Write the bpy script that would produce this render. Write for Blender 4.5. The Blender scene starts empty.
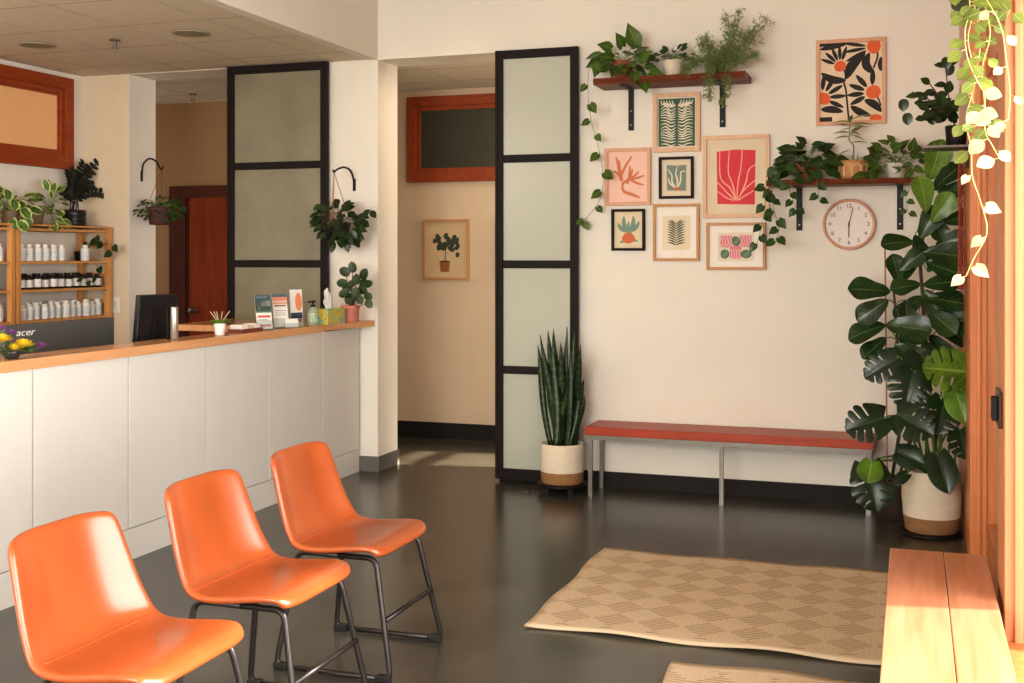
import bpy, bmesh, math, random
from mathutils import Vector, Matrix
random.seed(7)
scene = bpy.context.scene
COL = scene.collection
# ---------------------------------------------------------------- camera model (used to read real positions off the photo)
F_ = 1170.0; HZ = 256.0; CX = 512.0; EYE = 1.5
TH = math.atan(401/1170.0); S_ = math.sin(TH); C_ = math.cos(TH)
def at(x, y, Y):
    u = (x-CX)/F_; d = Y/(C_+S_*u)
    return Vector((d*(-S_+C_*u), Y, EYE+(HZ-y)/F_*d))
def atX(x, y, X):
    u = (x-CX)/F_; d = X/(-S_+C_*u)
    return Vector((X, d*(C_+S_*u), EYE+(HZ-y)/F_*d))
def lin(c):
    c = c/255.0
    return c/12.92 if c <= .04045 else ((c+.055)/1.055)**2.4
def rgb(r, g, b): return (lin(r), lin(g), lin(b), 1)
# ---------------------------------------------------------------- materials
MATS = {}
def base_mat(name):
    m = bpy.data.materials.new(name); m.use_nodes = True
    nt = m.node_tree; b = nt.nodes['Principled BSDF']
    MATS[name] = m
    return m, nt, b
def mat(name, col, rough=.6, metal=0, var=.06, scale=8, bump=0, bscale=60, spec=.5, coat=0, trans=0, stretch=None, col2=None, emit=0):
    if name in MATS: return MATS[name]
    m, nt, b = base_mat(name)
    N = nt.nodes; L = nt.links
    tc = N.new('ShaderNodeTexCoord'); mp = N.new('ShaderNodeMapping')
    L.new(tc.outputs['Object'], mp.inputs['Vector'])
    if stretch: mp.inputs['Scale'].default_value = stretch
    no = N.new('ShaderNodeTexNoise'); no.inputs['Scale'].default_value = scale; no.inputs['Detail'].default_value = 5
    L.new(mp.outputs['Vector'], no.inputs['Vector'])
    cr = N.new('ShaderNodeValToRGB')
    c = rgb(*col)
    if col2: c2 = rgb(*col2); c1 = c
    else:
        c1 = tuple(max(0, v*(1-var)) for v in c[:3])+(1,); c2 = tuple(min(1, v*(1+var)) for v in c[:3])+(1,)
    cr.color_ramp.elements[0].position = .3; cr.color_ramp.elements[1].position = .7
    cr.color_ramp.elements[0].color = c1; cr.color_ramp.elements[1].color = c2
    L.new(no.outputs['Fac'], cr.inputs['Fac']); L.new(cr.outputs['Color'], b.inputs['Base Color'])
    b.inputs['Roughness'].default_value = rough; b.inputs['Metallic'].default_value = metal
    b.inputs['Specular IOR Level'].default_value = spec
    b.inputs['Coat Weight'].default_value = coat; b.inputs['Coat Roughness'].default_value = .15
    b.inputs['Transmission Weight'].default_value = trans
    if emit:
        L.new(cr.outputs['Color'], b.inputs['Emission Color']); b.inputs['Emission Strength'].default_value = emit
    if bump:
        n2 = N.new('ShaderNodeTexNoise'); n2.inputs['Scale'].default_value = bscale; n2.inputs['Detail'].default_value = 4
        L.new(mp.outputs['Vector'], n2.inputs['Vector'])
        bp = N.new('ShaderNodeBump'); bp.inputs['Strength'].default_value = bump; bp.inputs['Distance'].default_value = .01
        L.new(n2.outputs['Fac'], bp.inputs['Height']); L.new(bp.outputs['Normal'], b.inputs['Normal'])
    return m
def wood(name, c1, c2, axis='x', rough=.45, coat=0, scale=5, rings=0, spec=.3):
    st = {'x': (.12, 1.6, 1.6), 'y': (1.6, .12, 1.6), 'z': (1.6, 1.6, .1)}[axis]
    return mat(name, c1, rough=rough, col2=c2, scale=scale*4, stretch=st, coat=coat, bump=.05, bscale=60, spec=spec)
def flat(name, col, rough=.8, **k): return mat(name, col, rough=rough, var=.03, **k)
def leafmat(name, c, vein, edge=None, rough=.4, trans=.0, band=None):
    m, nt, b = base_mat(name); N = nt.nodes; L = nt.links
    uv = N.new('ShaderNodeUVMap'); uv.uv_map = 'UVMap'
    sp = N.new('ShaderNodeSeparateXYZ'); L.new(uv.outputs['UV'], sp.inputs[0])
    def math_(op, a, bb=None):
        n = N.new('ShaderNodeMath'); n.operation = op
        for i, v in enumerate((a, bb)):
            if v is None: continue
            if isinstance(v, (int, float)): n.inputs[i].default_value = v
            else: L.new(v, n.inputs[i])
        return n.outputs[0]
    a = math_('ABSOLUTE', math_('SUBTRACT', sp.outputs['X'], .5))
    mid = math_('LESS_THAN', a, .028)
    sv = math_('FRACT', math_('SUBTRACT', math_('MULTIPLY', sp.outputs['Y'], 6.0), math_('MULTIPLY', a, 4.0)))
    side = math_('MULTIPLY', math_('LESS_THAN', sv, .12), .45)
    vf = math_('MAXIMUM', mid, side)
    tc = N.new('ShaderNodeTexCoord'); no = N.new('ShaderNodeTexNoise'); no.inputs['Scale'].default_value = 9
    L.new(tc.outputs['Object'], no.inputs['Vector'])
    cr = N.new('ShaderNodeValToRGB'); cc = rgb(*c)
    cr.color_ramp.elements[0].position = .35; cr.color_ramp.elements[1].position = .65
    cr.color_ramp.elements[0].color = tuple(v*.6 for v in cc[:3])+(1,)
    cr.color_ramp.elements[1].color = tuple(min(1, v*1.45) for v in cc[:3])+(1,)
    L.new(no.outputs['Fac'], cr.inputs['Fac'])
    mx = N.new('ShaderNodeMix'); mx.data_type = 'RGBA'
    L.new(vf, mx.inputs[0]); L.new(cr.outputs['Color'], mx.inputs[6]); mx.inputs[7].default_value = rgb(*vein)
    out = mx.outputs[2]
    if edge:
        n3 = N.new('ShaderNodeTexNoise'); n3.inputs['Scale'].default_value = 60; L.new(tc.outputs['Object'], n3.inputs['Vector'])
        e = math_('GREATER_THAN', math_('ADD', a, math_('MULTIPLY', math_('SUBTRACT', n3.outputs['Fac'], .5), .3)), .33)
        m2 = N.new('ShaderNodeMix'); m2.data_type = 'RGBA'
        L.new(e, m2.inputs[0]); L.new(out, m2.inputs[6]); m2.inputs[7].default_value = rgb(*edge); out = m2.outputs[2]
    if band:
        n3 = N.new('ShaderNodeTexNoise'); n3.inputs['Scale'].default_value = 25; L.new(tc.outputs['Object'], n3.inputs['Vector'])
        q = math_('FRACT', math_('ADD', math_('MULTIPLY', sp.outputs['Y'], 14.0), math_('MULTIPLY', n3.outputs['Fac'], 1.5)))
        e = math_('LESS_THAN', q, .3)
        m2 = N.new('ShaderNodeMix'); m2.data_type = 'RGBA'
        L.new(e, m2.inputs[0]); L.new(out, m2.inputs[6]); m2.inputs[7].default_value = rgb(*band); out = m2.outputs[2]
    L.new(out, b.inputs['Base Color']); b.inputs['Roughness'].default_value = rough; b.inputs['Specular IOR Level'].default_value = .36
    if trans:
        tr = N.new('ShaderNodeBsdfTranslucent'); L.new(out, tr.inputs['Color'])
        ms = N.new('ShaderNodeMixShader'); ms.inputs[0].default_value = trans
        o = N['Material Output']
        L.new(b.outputs[0], ms.inputs[1]); L.new(tr.outputs[0], ms.inputs[2]); L.new(ms.outputs[0], o.inputs['Surface'])
    return m
# ---------------------------------------------------------------- mesh builder
class MB:
    def __init__(s): s.v = []; s.f = []; s.uv = []; s.mi = []; s.cur = 0
    def face(s, idx, uv=None): s.f.append(idx); s.uv.append(uv); s.mi.append(s.cur)
    def box(s, x0, x1, y0, y1, z0, z1, M=None):
        b = len(s.v)
        for x in (x0, x1):
            for y in (y0, y1):
                for z in (z0, z1):
                    p = Vector((x, y, z)); s.v.append(M @ p if M else p)
        for q in ((0,1,3,2),(4,6,7,5),(0,4,5,1),(2,3,7,6),(0,2,6,4),(1,5,7,3)): s.face([b+i for i in q])
        return s
    def bar(s, p, q, w, h, up=Vector((0,0,1))):
        p = Vector(p); q = Vector(q); d = (q-p).normalized()
        a = d.cross(up)
        if a.length < 1e-3: a = d.cross(Vector((0,1,0)))
        a.normalize(); c = a.cross(d); b = len(s.v)
        for r in (p, q):
            for i, j in ((-1,-1),(1,-1),(1,1),(-1,1)): s.v.append(r+a*i*w/2+c*j*h/2)
        s.face([b,b+3,b+2,b+1]); s.face([b+4,b+5,b+6,b+7])
        for i in range(4): j = (i+1) % 4; s.face([b+i,b+j,b+4+j,b+4+i])
        return s
    def tube(s, pts, r, n=8, cap=True):
        pts = [Vector(p) for p in pts]; k = len(pts)
        rs = r if isinstance(r, (list, tuple)) else [r]*k
        b = len(s.v); ref = None
        for i, p in enumerate(pts):
            d = (pts[min(i+1,k-1)]-pts[max(i-1,0)])
            if d.length < 1e-9: d = Vector((0,0,1))
            d.normalize()
            if ref is None: ref = d.orthogonal().normalized()
            a = (ref - d*ref.dot(d))
            if a.length < 1e-4: a = d.orthogonal()
            a.normalize(); ref = a; c = d.cross(a)
            for j in range(n):
                t = 2*math.pi*j/n; s.v.append(p+(a*math.cos(t)+c*math.sin(t))*rs[i])
        for i in range(k-1):
            for j in range(n):
                jj = (j+1) % n; s.face([b+i*n+j, b+i*n+jj, b+(i+1)*n+jj, b+(i+1)*n+j])
        if cap:
            s.face([b+j for j in range(n)][::-1]); s.face([b+(k-1)*n+j for j in range(n)])
        return s
    def lathe(s, c, prof, n=24, cap=(True, True), M=None):
        c = Vector(c); b = len(s.v); k = len(prof)
        for r, z in prof:
            for j in range(n):
                t = 2*math.pi*j/n; p = Vector((r*math.cos(t), r*math.sin(t), z))
                s.v.append(c+(M @ p if M else p))
        for i in range(k-1):
            for j in range(n):
                jj = (j+1) % n; s.face([b+i*n+j, b+i*n+jj, b+(i+1)*n+jj, b+(i+1)*n+j])
        if cap[0]: s.face([b+j for j in range(n)][::-1])
        if cap[1]: s.face([b+(k-1)*n+j for j in range(n)])
        return s
    def ball(s, c, r, n=8, sq=(1,1,1)):
        c = Vector(c); b = len(s.v)
        for i in range(n+1):
            ph = math.pi*i/n
            for j in range(n*2):
                t = math.pi*j/n
                s.v.append(c+Vector((r*sq[0]*math.sin(ph)*math.cos(t), r*sq[1]*math.sin(ph)*math.sin(t), -r*sq[2]*math.cos(ph))))
        m = n*2
        for i in range(n):
            for j in range(m):
                jj = (j+1) % m; s.face([b+i*m+j, b+i*m+jj, b+(i+1)*m+jj, b+(i+1)*m+j])
        return s
    def build(s, name, mats, parent=None, origin=None, smooth=False, bevel=0, seg=2, kind=None, solid=0, sub=0):
        me = bpy.data.meshes.new(name)
        off = Vector((0,0,0))
        if parent is not None:
            r = parent
            while r.parent: r = r.parent
            off = r.location.copy()
        elif origin is not None: off = Vector(origin)
        me.from_pydata([v-off for v in s.v], [], s.f)
        if any(u is not None for u in s.uv):
            ul = me.uv_layers.new(name='UVMap'); k = 0
            for f, u in zip(s.f, s.uv):
                for i in range(len(f)):
                    if u is not None: ul.data[k].uv = u[i]
                    k += 1
        if not isinstance(mats, (list, tuple)): mats = [mats]
        for m in mats: me.materials.append(m)
        if len(mats) > 1:
            me.polygons.foreach_set('material_index', s.mi)
        if smooth: me.polygons.foreach_set('use_smooth', [True]*len(me.polygons))
        o = bpy.data.objects.new(name, me); COL.objects.link(o)
        if parent is not None: o.parent = parent
        elif origin is not None: o.location = origin
        bm = bmesh.new(); bm.from_mesh(me)
        bmesh.ops.remove_doubles(bm, verts=bm.verts, dist=1e-6)
        if bevel:
            bmesh.ops.bevel(bm, geom=[e for e in bm.edges if len(e.link_faces) == 2 and e.calc_face_angle(0) > .5], offset=bevel, segments=seg, affect='EDGES', profile=.5)
        if not any(u is not None for u in s.uv): bmesh.ops.recalc_face_normals(bm, faces=bm.faces)
        bm.to_mesh(me); bm.free()
        if solid:
            md = o.modifiers.new('s', 'SOLIDIFY'); md.thickness = solid; md.offset = 0
        if sub:
            md = o.modifiers.new('u', 'SUBSURF'); md.levels = sub; md.render_levels = sub
        if kind: o['kind'] = kind
        return o
def thing(name, label, cat, loc, group=None):
    o = bpy.data.objects.new(name, None); COL.objects.link(o); o.location = loc; o.empty_display_size = .1
    o['label'] = label; o['category'] = cat
    if group: o['group'] = group
    return o
def tag(o, label, cat, group=None):
    o['label'] = label; o['category'] = cat
    if group: o['group'] = group
    return o
def dup(root, loc, label=None, rot=None):
    r = root.copy(); COL.objects.link(r); r.location = loc
    if label: r['label'] = label
    if rot is not None: r.rotation_euler = (0, 0, rot)
    for ch in list(root.children):
        c = ch.copy(); COL.objects.link(c); c.parent = r
        for g in list(ch.children):
            d = g.copy(); COL.objects.link(d); d.parent = c
    return r
def struct(name, mb, m, **k): return mb.build(name, m, kind='structure', **k)
def text_mesh(body, size, name, m, parent, M):
    cu = bpy.data.curves.new(name, 'FONT'); cu.body = body; cu.size = size; cu.align_x = 'CENTER'; cu.align_y = 'CENTER'; cu.extrude = .0004
    o = bpy.data.objects.new(name, cu); COL.objects.link(o)
    dg = bpy.context.evaluated_depsgraph_get(); dg.update()
    me = bpy.data.meshes.new_from_object(o.evaluated_get(dg)); bpy.data.objects.remove(o)
    r = parent
    while r.parent: r = r.parent
    me.transform(M); me.transform(Matrix.Translation(-r.location))
    me.materials.clear(); me.materials.append(m)
    t = bpy.data.objects.new(name, me); COL.objects.link(t); t.parent = parent
    return t
# ---------------------------------------------------------------- leaves
PROF = {
 'heart': [(0,.5),(.12,.9),(.28,1),(.45,.9),(.65,.6),(.83,.28),(1,0)],
 'ovate': [(0,.05),(.15,.6),(.35,.95),(.5,1),(.7,.8),(.87,.42),(1,0)],
 'round': [(0,.35),(.12,.75),(.3,.97),(.5,1),(.72,.88),(.9,.5),(1,.05)],
 'fiddle': [(0,.12),(.15,.5),(.33,.62),(.55,.9),(.75,1),(.9,.78),(1,.15)],
 'lance': [(0,.15),(.15,.6),(.35,1),(.55,.95),(.75,.6),(.9,.25),(1,0)],
 'sword': [(0,.75),(.2,.9),(.45,1),(.65,.95),(.82,.7),(.93,.35),(1,0)],
}
def leaf(mb, base, d, n, L, W, kind='ovate', fold=.15, curl=.15, wave=0):
    base = Vector(base); d = Vector(d).normalized(); n = Vector(n)
    s = d.cross(n)
    if s.length < 1e-3: s = d.orthogonal()
    s.normalize(); n = s.cross(d)
    b = len(mb.v); P = PROF[kind]
    us = (-1, -.5, 0, .5, 1); ph = random.random()*6
    for i, (v, w) in enumerate(P):
        for u in us:
            back = -.13*abs(u)*L if kind == 'heart' and i == 0 else 0
            wz = wave*W*math.sin(v*11+ph+u*2)*abs(u)
            p = base + d*(L*v*(1-.12*curl*v)+back) + s*(u*W/2*w) + n*(fold*abs(u)*w*W/2 - curl*L*v*v + wz)
            mb.v.append(p)
    for i in range(len(P)-1):
        for j in range(4):
            q = [b+i*5+j, b+i*5+j+1, b+(i+1)*5+j+1, b+(i+1)*5+j]
            uv = [(us[j]*.5+.5, P[i][0]), (us[j+1]*.5+.5, P[i][0]), (us[j+1]*.5+.5, P[i+1][0]), (us[j]*.5+.5, P[i+1][0])]
            mb.face(q, uv)
def monstera(mb, base, d, n, L, W, curl=.2, splits=True):
    base = Vector(base); d = Vector(d).normalized(); n = Vector(n); s = d.cross(n)
    if s.length < 1e-3: s = d.orthogonal()
    s.normalize(); n = s.cross(d); NV = 30; NU = 6
    def w(v): return (max(0, math.sin(math.pi*min(1, (v*.93+.07))**.72)))**.8
    for sg in (-1, 1):
        b = len(mb.v)
        for i in range(NV+1):
            v = i/NV
            for j in range(NU+1):
                u = j/NU; ww = w(v)
                if splits and 4 < i < NV-2: ww *= 1-.20*u*math.exp(-((((i-.5) % 6)-3)/1.1)**2)
                fwd = u*ww*W*.22 - (1-v)**3*u*.25*L
                p = base + d*(L*v*.86+fwd) + s*(sg*u*ww*W/2) + n*(.22*u*ww*W/2 - curl*L*(v*v*.6+u*u*.35*ww))
                mb.v.append(p)
        for i in range(NV):
            for j in range(NU):
                if splits and j >= 2 and 4 < i < NV-3 and i % 6 == 3: continue
                a = b+i*(NU+1)+j; q = [a, a+1, a+NU+2, a+NU+1]
                uv = [(.5+sg*.5*j/NU, i/NV), (.5+sg*.5*(j+1)/NU, i/NV), (.5+sg*.5*(j+1)/NU, (i+1)/NV), (.5+sg*.5*j/NU, (i+1)/NV)]
                if sg < 0: q = q[::-1]; uv = uv[::-1]
                mb.face(q, uv)
def bez(p0, p1, p2, n=8):
    p0, p1, p2 = Vector(p0), Vector(p1), Vector(p2)
    return [p0*(1-t)**2+p1*2*t*(1-t)+p2*t*t for t in [i/n for i in range(n+1)]]
def rnd(a, b): return random.uniform(a, b)
def cluster(lm, sm, base, n, rx, ry, rz, L, kind, W=.75, zmin=-.1, droop=.4, sr=.0015, ymax=None, fold=.15, curl=.2):
    base = Vector(base)
    for i in range(n):
        a = rnd(0, 2*math.pi); e = rnd(zmin, 1); rr = rnd(.45, 1)**.6
        c = math.sqrt(max(0, 1-min(1, abs(e))**2))
        p = base + Vector((math.cos(a)*c*rx*rr, math.sin(a)*c*ry*rr, e*rz*rr))
        if ymax and p.y > ymax: p.y = ymax-rnd(0, .02)
        out = (p-base); out.z *= .5; out = out.normalized() if out.length > 1e-4 else Vector((0,-1,0))
        d = out + Vector((rnd(-.4,.4), rnd(-.4,.2), rnd(-.3,.3)-droop))
        if ymax and p.y + d.normalized().y*L[1] > ymax: d.y = -abs(d.y)
        nn = Vector((rnd(-.4,.4), -.9, .8+rnd(-.3,.4)))
        l = rnd(*L)
        if sm is not None: sm.tube(bez(base+Vector((rnd(-.02,.02), rnd(-.02,.02), 0)), (base+p)/2+Vector((0,0,.3*rz)), p, 5), sr, 4)
        leaf(lm, p, d, nn, l, l*W*rnd(.85, 1.1), kind, fold=fold, curl=curl)
def vine(lm, sm, pts, L, kind='heart', step=.07, W=.85, sr=.0016, side=1, towards=-1):
    pts = [Vector(p) for p in pts]
    # smooth polyline by Catmull-Rom
    q = []
    for i in range(len(pts)-1):
        p0 = pts[max(i-1,0)]; p1 = pts[i]; p2 = pts[i+1]; p3 = pts[min(i+2,len(pts)-1)]
        for k in range(6):
            t = k/6; q.append(.5*((2*p1)+(p2-p0)*t+(2*p0-5*p1+4*p2-p3)*t*t+(3*p1-p0-3*p2+p3)*t**3))
    q.append(pts[-1]); sm.tube(q, sr, 5)
    acc = 0
    for i in range(1, len(q)):
        acc += (q[i]-q[i-1]).length
        if acc > step or i == len(q)-1:
            acc = 0; side = -side
            l = rnd(*L); d = Vector((side*rnd(.5,1), towards*rnd(.1,.5), rnd(-1,-.2)))
            pb = q[i]+Vector((side*.012, towards*.006, -.004)); sm.tube([q[i], pb], sr*.8, 4)
            leaf(lm, pb, d, (rnd(-.3,.3), -1, .35), l, l*W, kind, fold=.12, curl=.12)
# ================================================================ MATERIALS
M_wall = mat('wall_paint', (228,222,209), rough=.75, var=.02, scale=3, bump=.03, bscale=120)
M_wallw = mat('warm_paint', (214,190,160), rough=.8, var=.03, scale=3)
M_ceil = mat('ceiling_tile', (214,202,180), rough=.9, var=.04, scale=40, bump=.15, bscale=150)
M_grid = flat('ceiling_grid', (212,202,182), .6)
M_groove = flat('groove_shadow', (150,136,112), .9)
M_base = mat('baseboard_black', (34,27,24), rough=.6, spec=.2)
M_baseg = mat('baseboard_grey', (98,94,86), rough=.55)
M_floor = mat('polished_concrete', (52,49,42), rough=.24, col2=(80,76,66), scale=2.5, bump=.01, bscale=6)
M_blk = mat('black_metal', (20,15,14), rough=.5, spec=.25)
M_blks = mat('black_frame', (26,17,15), rough=.6, spec=.2)
M_steel = mat('steel', (116,110,102), rough=.35, metal=.8)
M_panel = mat('counter_paint', (211,208,200), rough=.5, var=.01)
M_oak = wood('counter_wood', (204,146,98), (218,164,116), 'y', rough=.22, coat=.3)
M_orange = wood('fir_trim', (182,102,54), (204,128,76), 'z', rough=.35, coat=.2)
M_orange2 = wood('fir_trim_light', (200,122,74), (216,142,92), 'z', rough=.4)
M_trim = wood('mahogany_trim', (134,54,18), (158,70,26), 'y', rough=.45)
M_door = wood('brown_door', (112,40,10), (134,54,16), 'z', rough=.6, spec=.12)
M_redwood = wood('red_bench_wood', (150,50,22), (180,70,34), 'x', rough=.4, coat=.05)
M_benchw = wood('orange_bench_wood', (188,118,82), (206,140,106), 'y', rough=.34, coat=.2)
M_shelf = wood('dark_shelf_wood', (92,42,22), (122,62,36), 'x', rough=.5)
M_pine = wood('pine', (196,136,74), (212,156,94), 'z', rough=.5)
M_leather = mat('orange_leather', (154,73,31), rough=.3, var=.14, scale=4, bump=.06, bscale=220, spec=.6, coat=.25)
M_seam = mat('leather_seam', (176,78,28), rough=.5)
M_frame = mat('chair_frame', (52,46,44), rough=.35, metal=.6)
M_rub = mat('black_rubber', (18,17,17), rough=.7)
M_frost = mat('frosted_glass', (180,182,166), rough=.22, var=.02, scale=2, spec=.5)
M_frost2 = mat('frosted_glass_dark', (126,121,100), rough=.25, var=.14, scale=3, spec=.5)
M_white = mat('white_plastic', (226,222,214), rough=.4)
M_soil = mat('soil', (58,42,32), rough=.95, bump=.4, bscale=80)
M_terra = mat('terracotta', (140,72,46), rough=.7)
M_cream = mat('cream_pot', (214,200,178), rough=.7)
M_bask = mat('basket_cream', (226,212,188), rough=.85, bump=.4, bscale=90, stretch=(1,1,4))
M_jute = mat('basket_jute', (158,114,72), rough=.9, bump=.5, bscale=90, stretch=(1,1,4))
M_stem = mat('green_stem', (96,120,56), rough=.5)
M_bark = mat('brown_bark', (86,62,44), rough=.8, bump=.3)
# room glass: thin, mostly clear
def glassmat(name, mixf, tint):
    m, nt, b = base_mat(name); N = nt.nodes; L = nt.links
    t = N.new('ShaderNodeBsdfTransparent'); t.inputs[0].default_value = tint
    g = N.new('ShaderNodeBsdfGlossy'); g.inputs['Roughness'].default_value = .03
    fr = N.new('ShaderNodeFresnel'); fr.inputs[0].default_value = 1.3
    mu = N.new('ShaderNodeMath'); mu.operation = 'MULTIPLY'; mu.inputs[1].default_value = mixf
    L.new(fr.outputs[0], mu.inputs[0])
    ms = N.new('ShaderNodeMixShader'); L.new(mu.outputs[0], ms.inputs[0]); L.new(t.outputs[0], ms.inputs[1]); L.new(g.outputs[0], ms.inputs[2])
    L.new(ms.outputs[0], N['Material Output'].inputs['Surface']); return m
M_glass = glassmat('window_glass', .6, (1,1,1,1))
M_acry = glassmat('clear_acrylic', 1, (.9,.93,.93,1))

m_, nt_, b_ = base_mat('obscured_glass'); M_obs = m_
tr_ = nt_.nodes.new('ShaderNodeBsdfTranslucent'); tr_.inputs[0].default_value = (.2,.18,.15,1); gl_ = nt_.nodes.new('ShaderNodeBsdfGlossy'); gl_.inputs['Roughness'].default_value = .2
mi_ = nt_.nodes.new('ShaderNodeMixShader'); mi_.inputs[0].default_value = .06; nt_.links.new(tr_.outputs[0], mi_.inputs[1]); nt_.links.new(gl_.outputs[0], mi_.inputs[2]); nt_.links.new(mi_.outputs[0], nt_.nodes['Material Output'].inputs['Surface'])
# ================================================================ ROOM
WY = 7.395; WT = 7.72; LC = 2.865; XR = .27; XC = -3.66
struct('floor', MB().box(-7.6, .9, -3.2, 9.2, -.1, 0), M_floor)
w = MB(); w.box(-6.15, -5.58, WY, WT, 0, 3.6); w.box(-4.0, -3.52, WY, WT, 0, 3.6); w.box(-2.62, .5, WY, WT, 0, 3.6)
w.box(-5.58, -4.0, WY, WT, LC, 3.6); w.box(-3.52, -2.62, WY, WT, LC, 3.6)
struct('wall_back', w, M_wall)
struct('wall_left', MB().box(-6.15, -6.0, -3.2, WY, 0, 3.6), M_wall)
struct('wall_rear', MB().box(-6.0, XR, -3.3, -3.2, 0, 3.6), M_wall)
w = MB(); w.box(-7.6, .9, 8.92, 9.1, 0, 2.9)
struct('wall_hallway', w, M_wallw)
struct('wall_hallway_end', MB().box(-7.6, -7.5, WT, 8.92, 0, 2.9).box(.5, .6, WT, 8.50, 0, 2.9).box(.5, .6, 8.74, 8.92, 0, 2.9).box(.5, .6, 8.50, 8.74, 0, 1.22).box(.5, .6, 8.50, 8.74, 1.40, 2.9).box(.54, .56, 8.50, 8.74, 1.345, 1.36), M_wallw)  # right end has an added slot and bar shaping the floor patch
struct('trim_beam', MB().box(-3.60, -3.52, -3.2, WY, LC, 3.6), M_wall)
struct('ceiling', MB().box(-3.52, .6, -3.2, WY, 3.5, 3.6), M_wall)
# suspended ceilings with grid
def drop_ceiling(name, x0, x1, y0, y1, gx0, gy0):
    c = struct(name, MB().box(x0, x1, y0, y1, LC+.004, LC+.05), M_ceil)
    g = MB(); k = MB(); x = gx0
    while x < x1:
        if x > x0: g.box(x-.009, x+.009, y0, y1, LC+.002, LC+.004); k.box(x+.009, x+.014, y0, y1, LC+.003, LC+.004); k.box(x-.011, x-.009, y0, y1, LC+.003, LC+.004)
        x += .6
    y = gy0
    while y < y1:
        if y > y0: k.box(x0, x1, y-.004, y+.004, LC+.003, LC+.004)
        y += .61
    g.build('ceiling_grid', M_grid, c)
    k.build('grid_shadow_gap', M_groove, c)
drop_ceiling('ceiling_reception', -6.0, -3.60, -3.2, WY, -5.67, -3.32)
drop_ceiling('ceiling_hallway', -7.5, .5, WT, 8.92, -7.0, 7.9)
struct('wall_back_reception', MB().box(-6.0, -5.584, WY-.003, WY-.0005, 0, LC), mat('tan_wall', (214,197,170), rough=.8, var=.02))  # thin tan slab over the wall segment left of the opening
struct('wall_hallway_dim_end', MB().box(-7.5, -4.5, 8.917, 8.9195, 0, LC), mat('dim_end_brown', (146,110,74), rough=.85, var=.03))  # dimness of the hallway's left end put into the wall colour
# baseboards
struct('baseboard_back', MB().box(-2.62, XR, WY-.014, WY, 0, .1), M_base)
struct('baseboard_column', MB().box(-3.66, -3.506, WY-.014, WY, 0, .105).box(-3.52, -3.506, WY, WT, 0, .105), M_baseg)
struct('baseboard_hallway', MB().box(-7.5, .5, 8.905, 8.92, 0, .13), M_base)
struct('baseboard_left', MB().box(-6.0, -5.986, -3.2, WY, 0, .1), M_base)
# transom window on the left wall (seen from inside: wooden frame, obscured glass with a faint warm glow put into its material)
def casing(mb, M, x0, x1, z0, z1, w, t):      # local frame: x along, y out of wall (towards room = -), z up
    mb.box(x0, x1, -t, 0, z1-w, z1, M); mb.box(x0, x1, -t, 0, z0, z0+w, M)
    mb.box(x0, x0+w, -t, 0, z0+w, z1-w, M); mb.box(x1-w, x1, -t, 0, z0+w, z1-w, M)
ML = Matrix(((0,-1,0,-6.0),(1,0,0,0),(0,0,1,0),(0,0,0,1)))   # local x -> +Y, local y(-t) -> +X
f = MB(); casing(f, ML, 5.70, 7.235, 2.145, 2.825, .085, .05); casing(f, ML, 5.785, 7.15, 2.23, 2.74, .035, .03); casing(f, ML, 5.82, 7.115, 2.265, 2.705, .02, .018)
tl = struct('window_1', f, M_trim, bevel=.003)
MB().box(-5.998, -5.99, 5.83, 7.105, 2.275, 2.70).build('pane', mat('warm_glow_pane', (214,162,112), rough=.5, var=.05, scale=1, emit=.12), tl)
# transom in hallway
MH = Matrix.Translation((0, 8.92, 0))
f = MB(); casing(f, MH, -3.962, -2.7, 2.107, 2.812, .08, .05); casing(f, MH, -3.882, -2.78, 2.187, 2.732, .035, .03)
tw = struct('window_2', f, M_trim, bevel=.003)
MB().box(-3.85, -2.81, 8.905, 8.915, 2.22, 2.70).build('pane', mat('dark_pane', (62,62,48), rough=.3, var=.05), tw)
# brown hallway door
f = MB(); f.box(-6.27, -6.10, 8.87, 8.92, 0, 2.02).box(-5.18, -5.01, 8.87, 8.92, 0, 2.02).box(-6.27, -5.01, 8.87, 8.92, 2.02, 2.12)
f.box(-6.10, -6.08, 8.885, 8.92, 0, 2.02)
dr = struct('door_1', f, wood('dark_casing', (62,26,12), (80,36,18), 'z', rough=.6, spec=.12), bevel=.003)
MB().box(-6.08, -5.18, 8.895, 8.915, .01, 2.02).build('door_leaf', M_door, dr)
h = MB(); h.lathe((-6.02, 8.895, 1.02), [(.026,0),(.026,.012),(.01,.014),(.01,.05),(.026,.055),(.03,.07),(.02,.085)], 12, M=Matrix.Rotation(math.pi/2, 3, 'X'))
h.build('door_knob', M_steel, dr, smooth=True)
# ---- right wall: timber shop-front of deep posts and glass
f = MB()
f.box(XR-.012, XR+.12, 6.22, WY, 0, 3.5)                 # flush timber casing in the corner
f.box(XR, XR+.02, 6.18, 6.22, 0, 3.5)
struct('trim_1', f, M_orange, bevel=.004)
def post(n, y0, y1, x0, x1, m): 
    p = MB(); p.box(x0, x1, y0, y1, 0, 3.5); p.box(x0+.028, x0+.05, y0-.012, y0, 0, 3.5); p.box(x1-.03, x1, y0-.03, y0, 0, 3.5)
    return struct('trim_%d' % n, p, m, bevel=.004)
post(2, 6.02, 6.18, XR-.012, XR+.13, M_orange2)
M_orange3 = wood('fir_trim_near', (196,130,90), (206,140,98), 'z', rough=.55)
post3 = post(3, 3.95, 4.25, XR+.0, XR+.30, M_orange3)
p = MB(); p.box(XR+.06, XR+.12, 5.88, 6.02, 0, 3.5).box(XR+.06, XR+.12, 4.25, 4.4, 0, 3.5).box(XR+.06, XR+.12, 4.4, 5.88, 0, .25).box(XR+.06, XR+.12, 4.4, 5.88, 2.34, 3.5)
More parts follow.
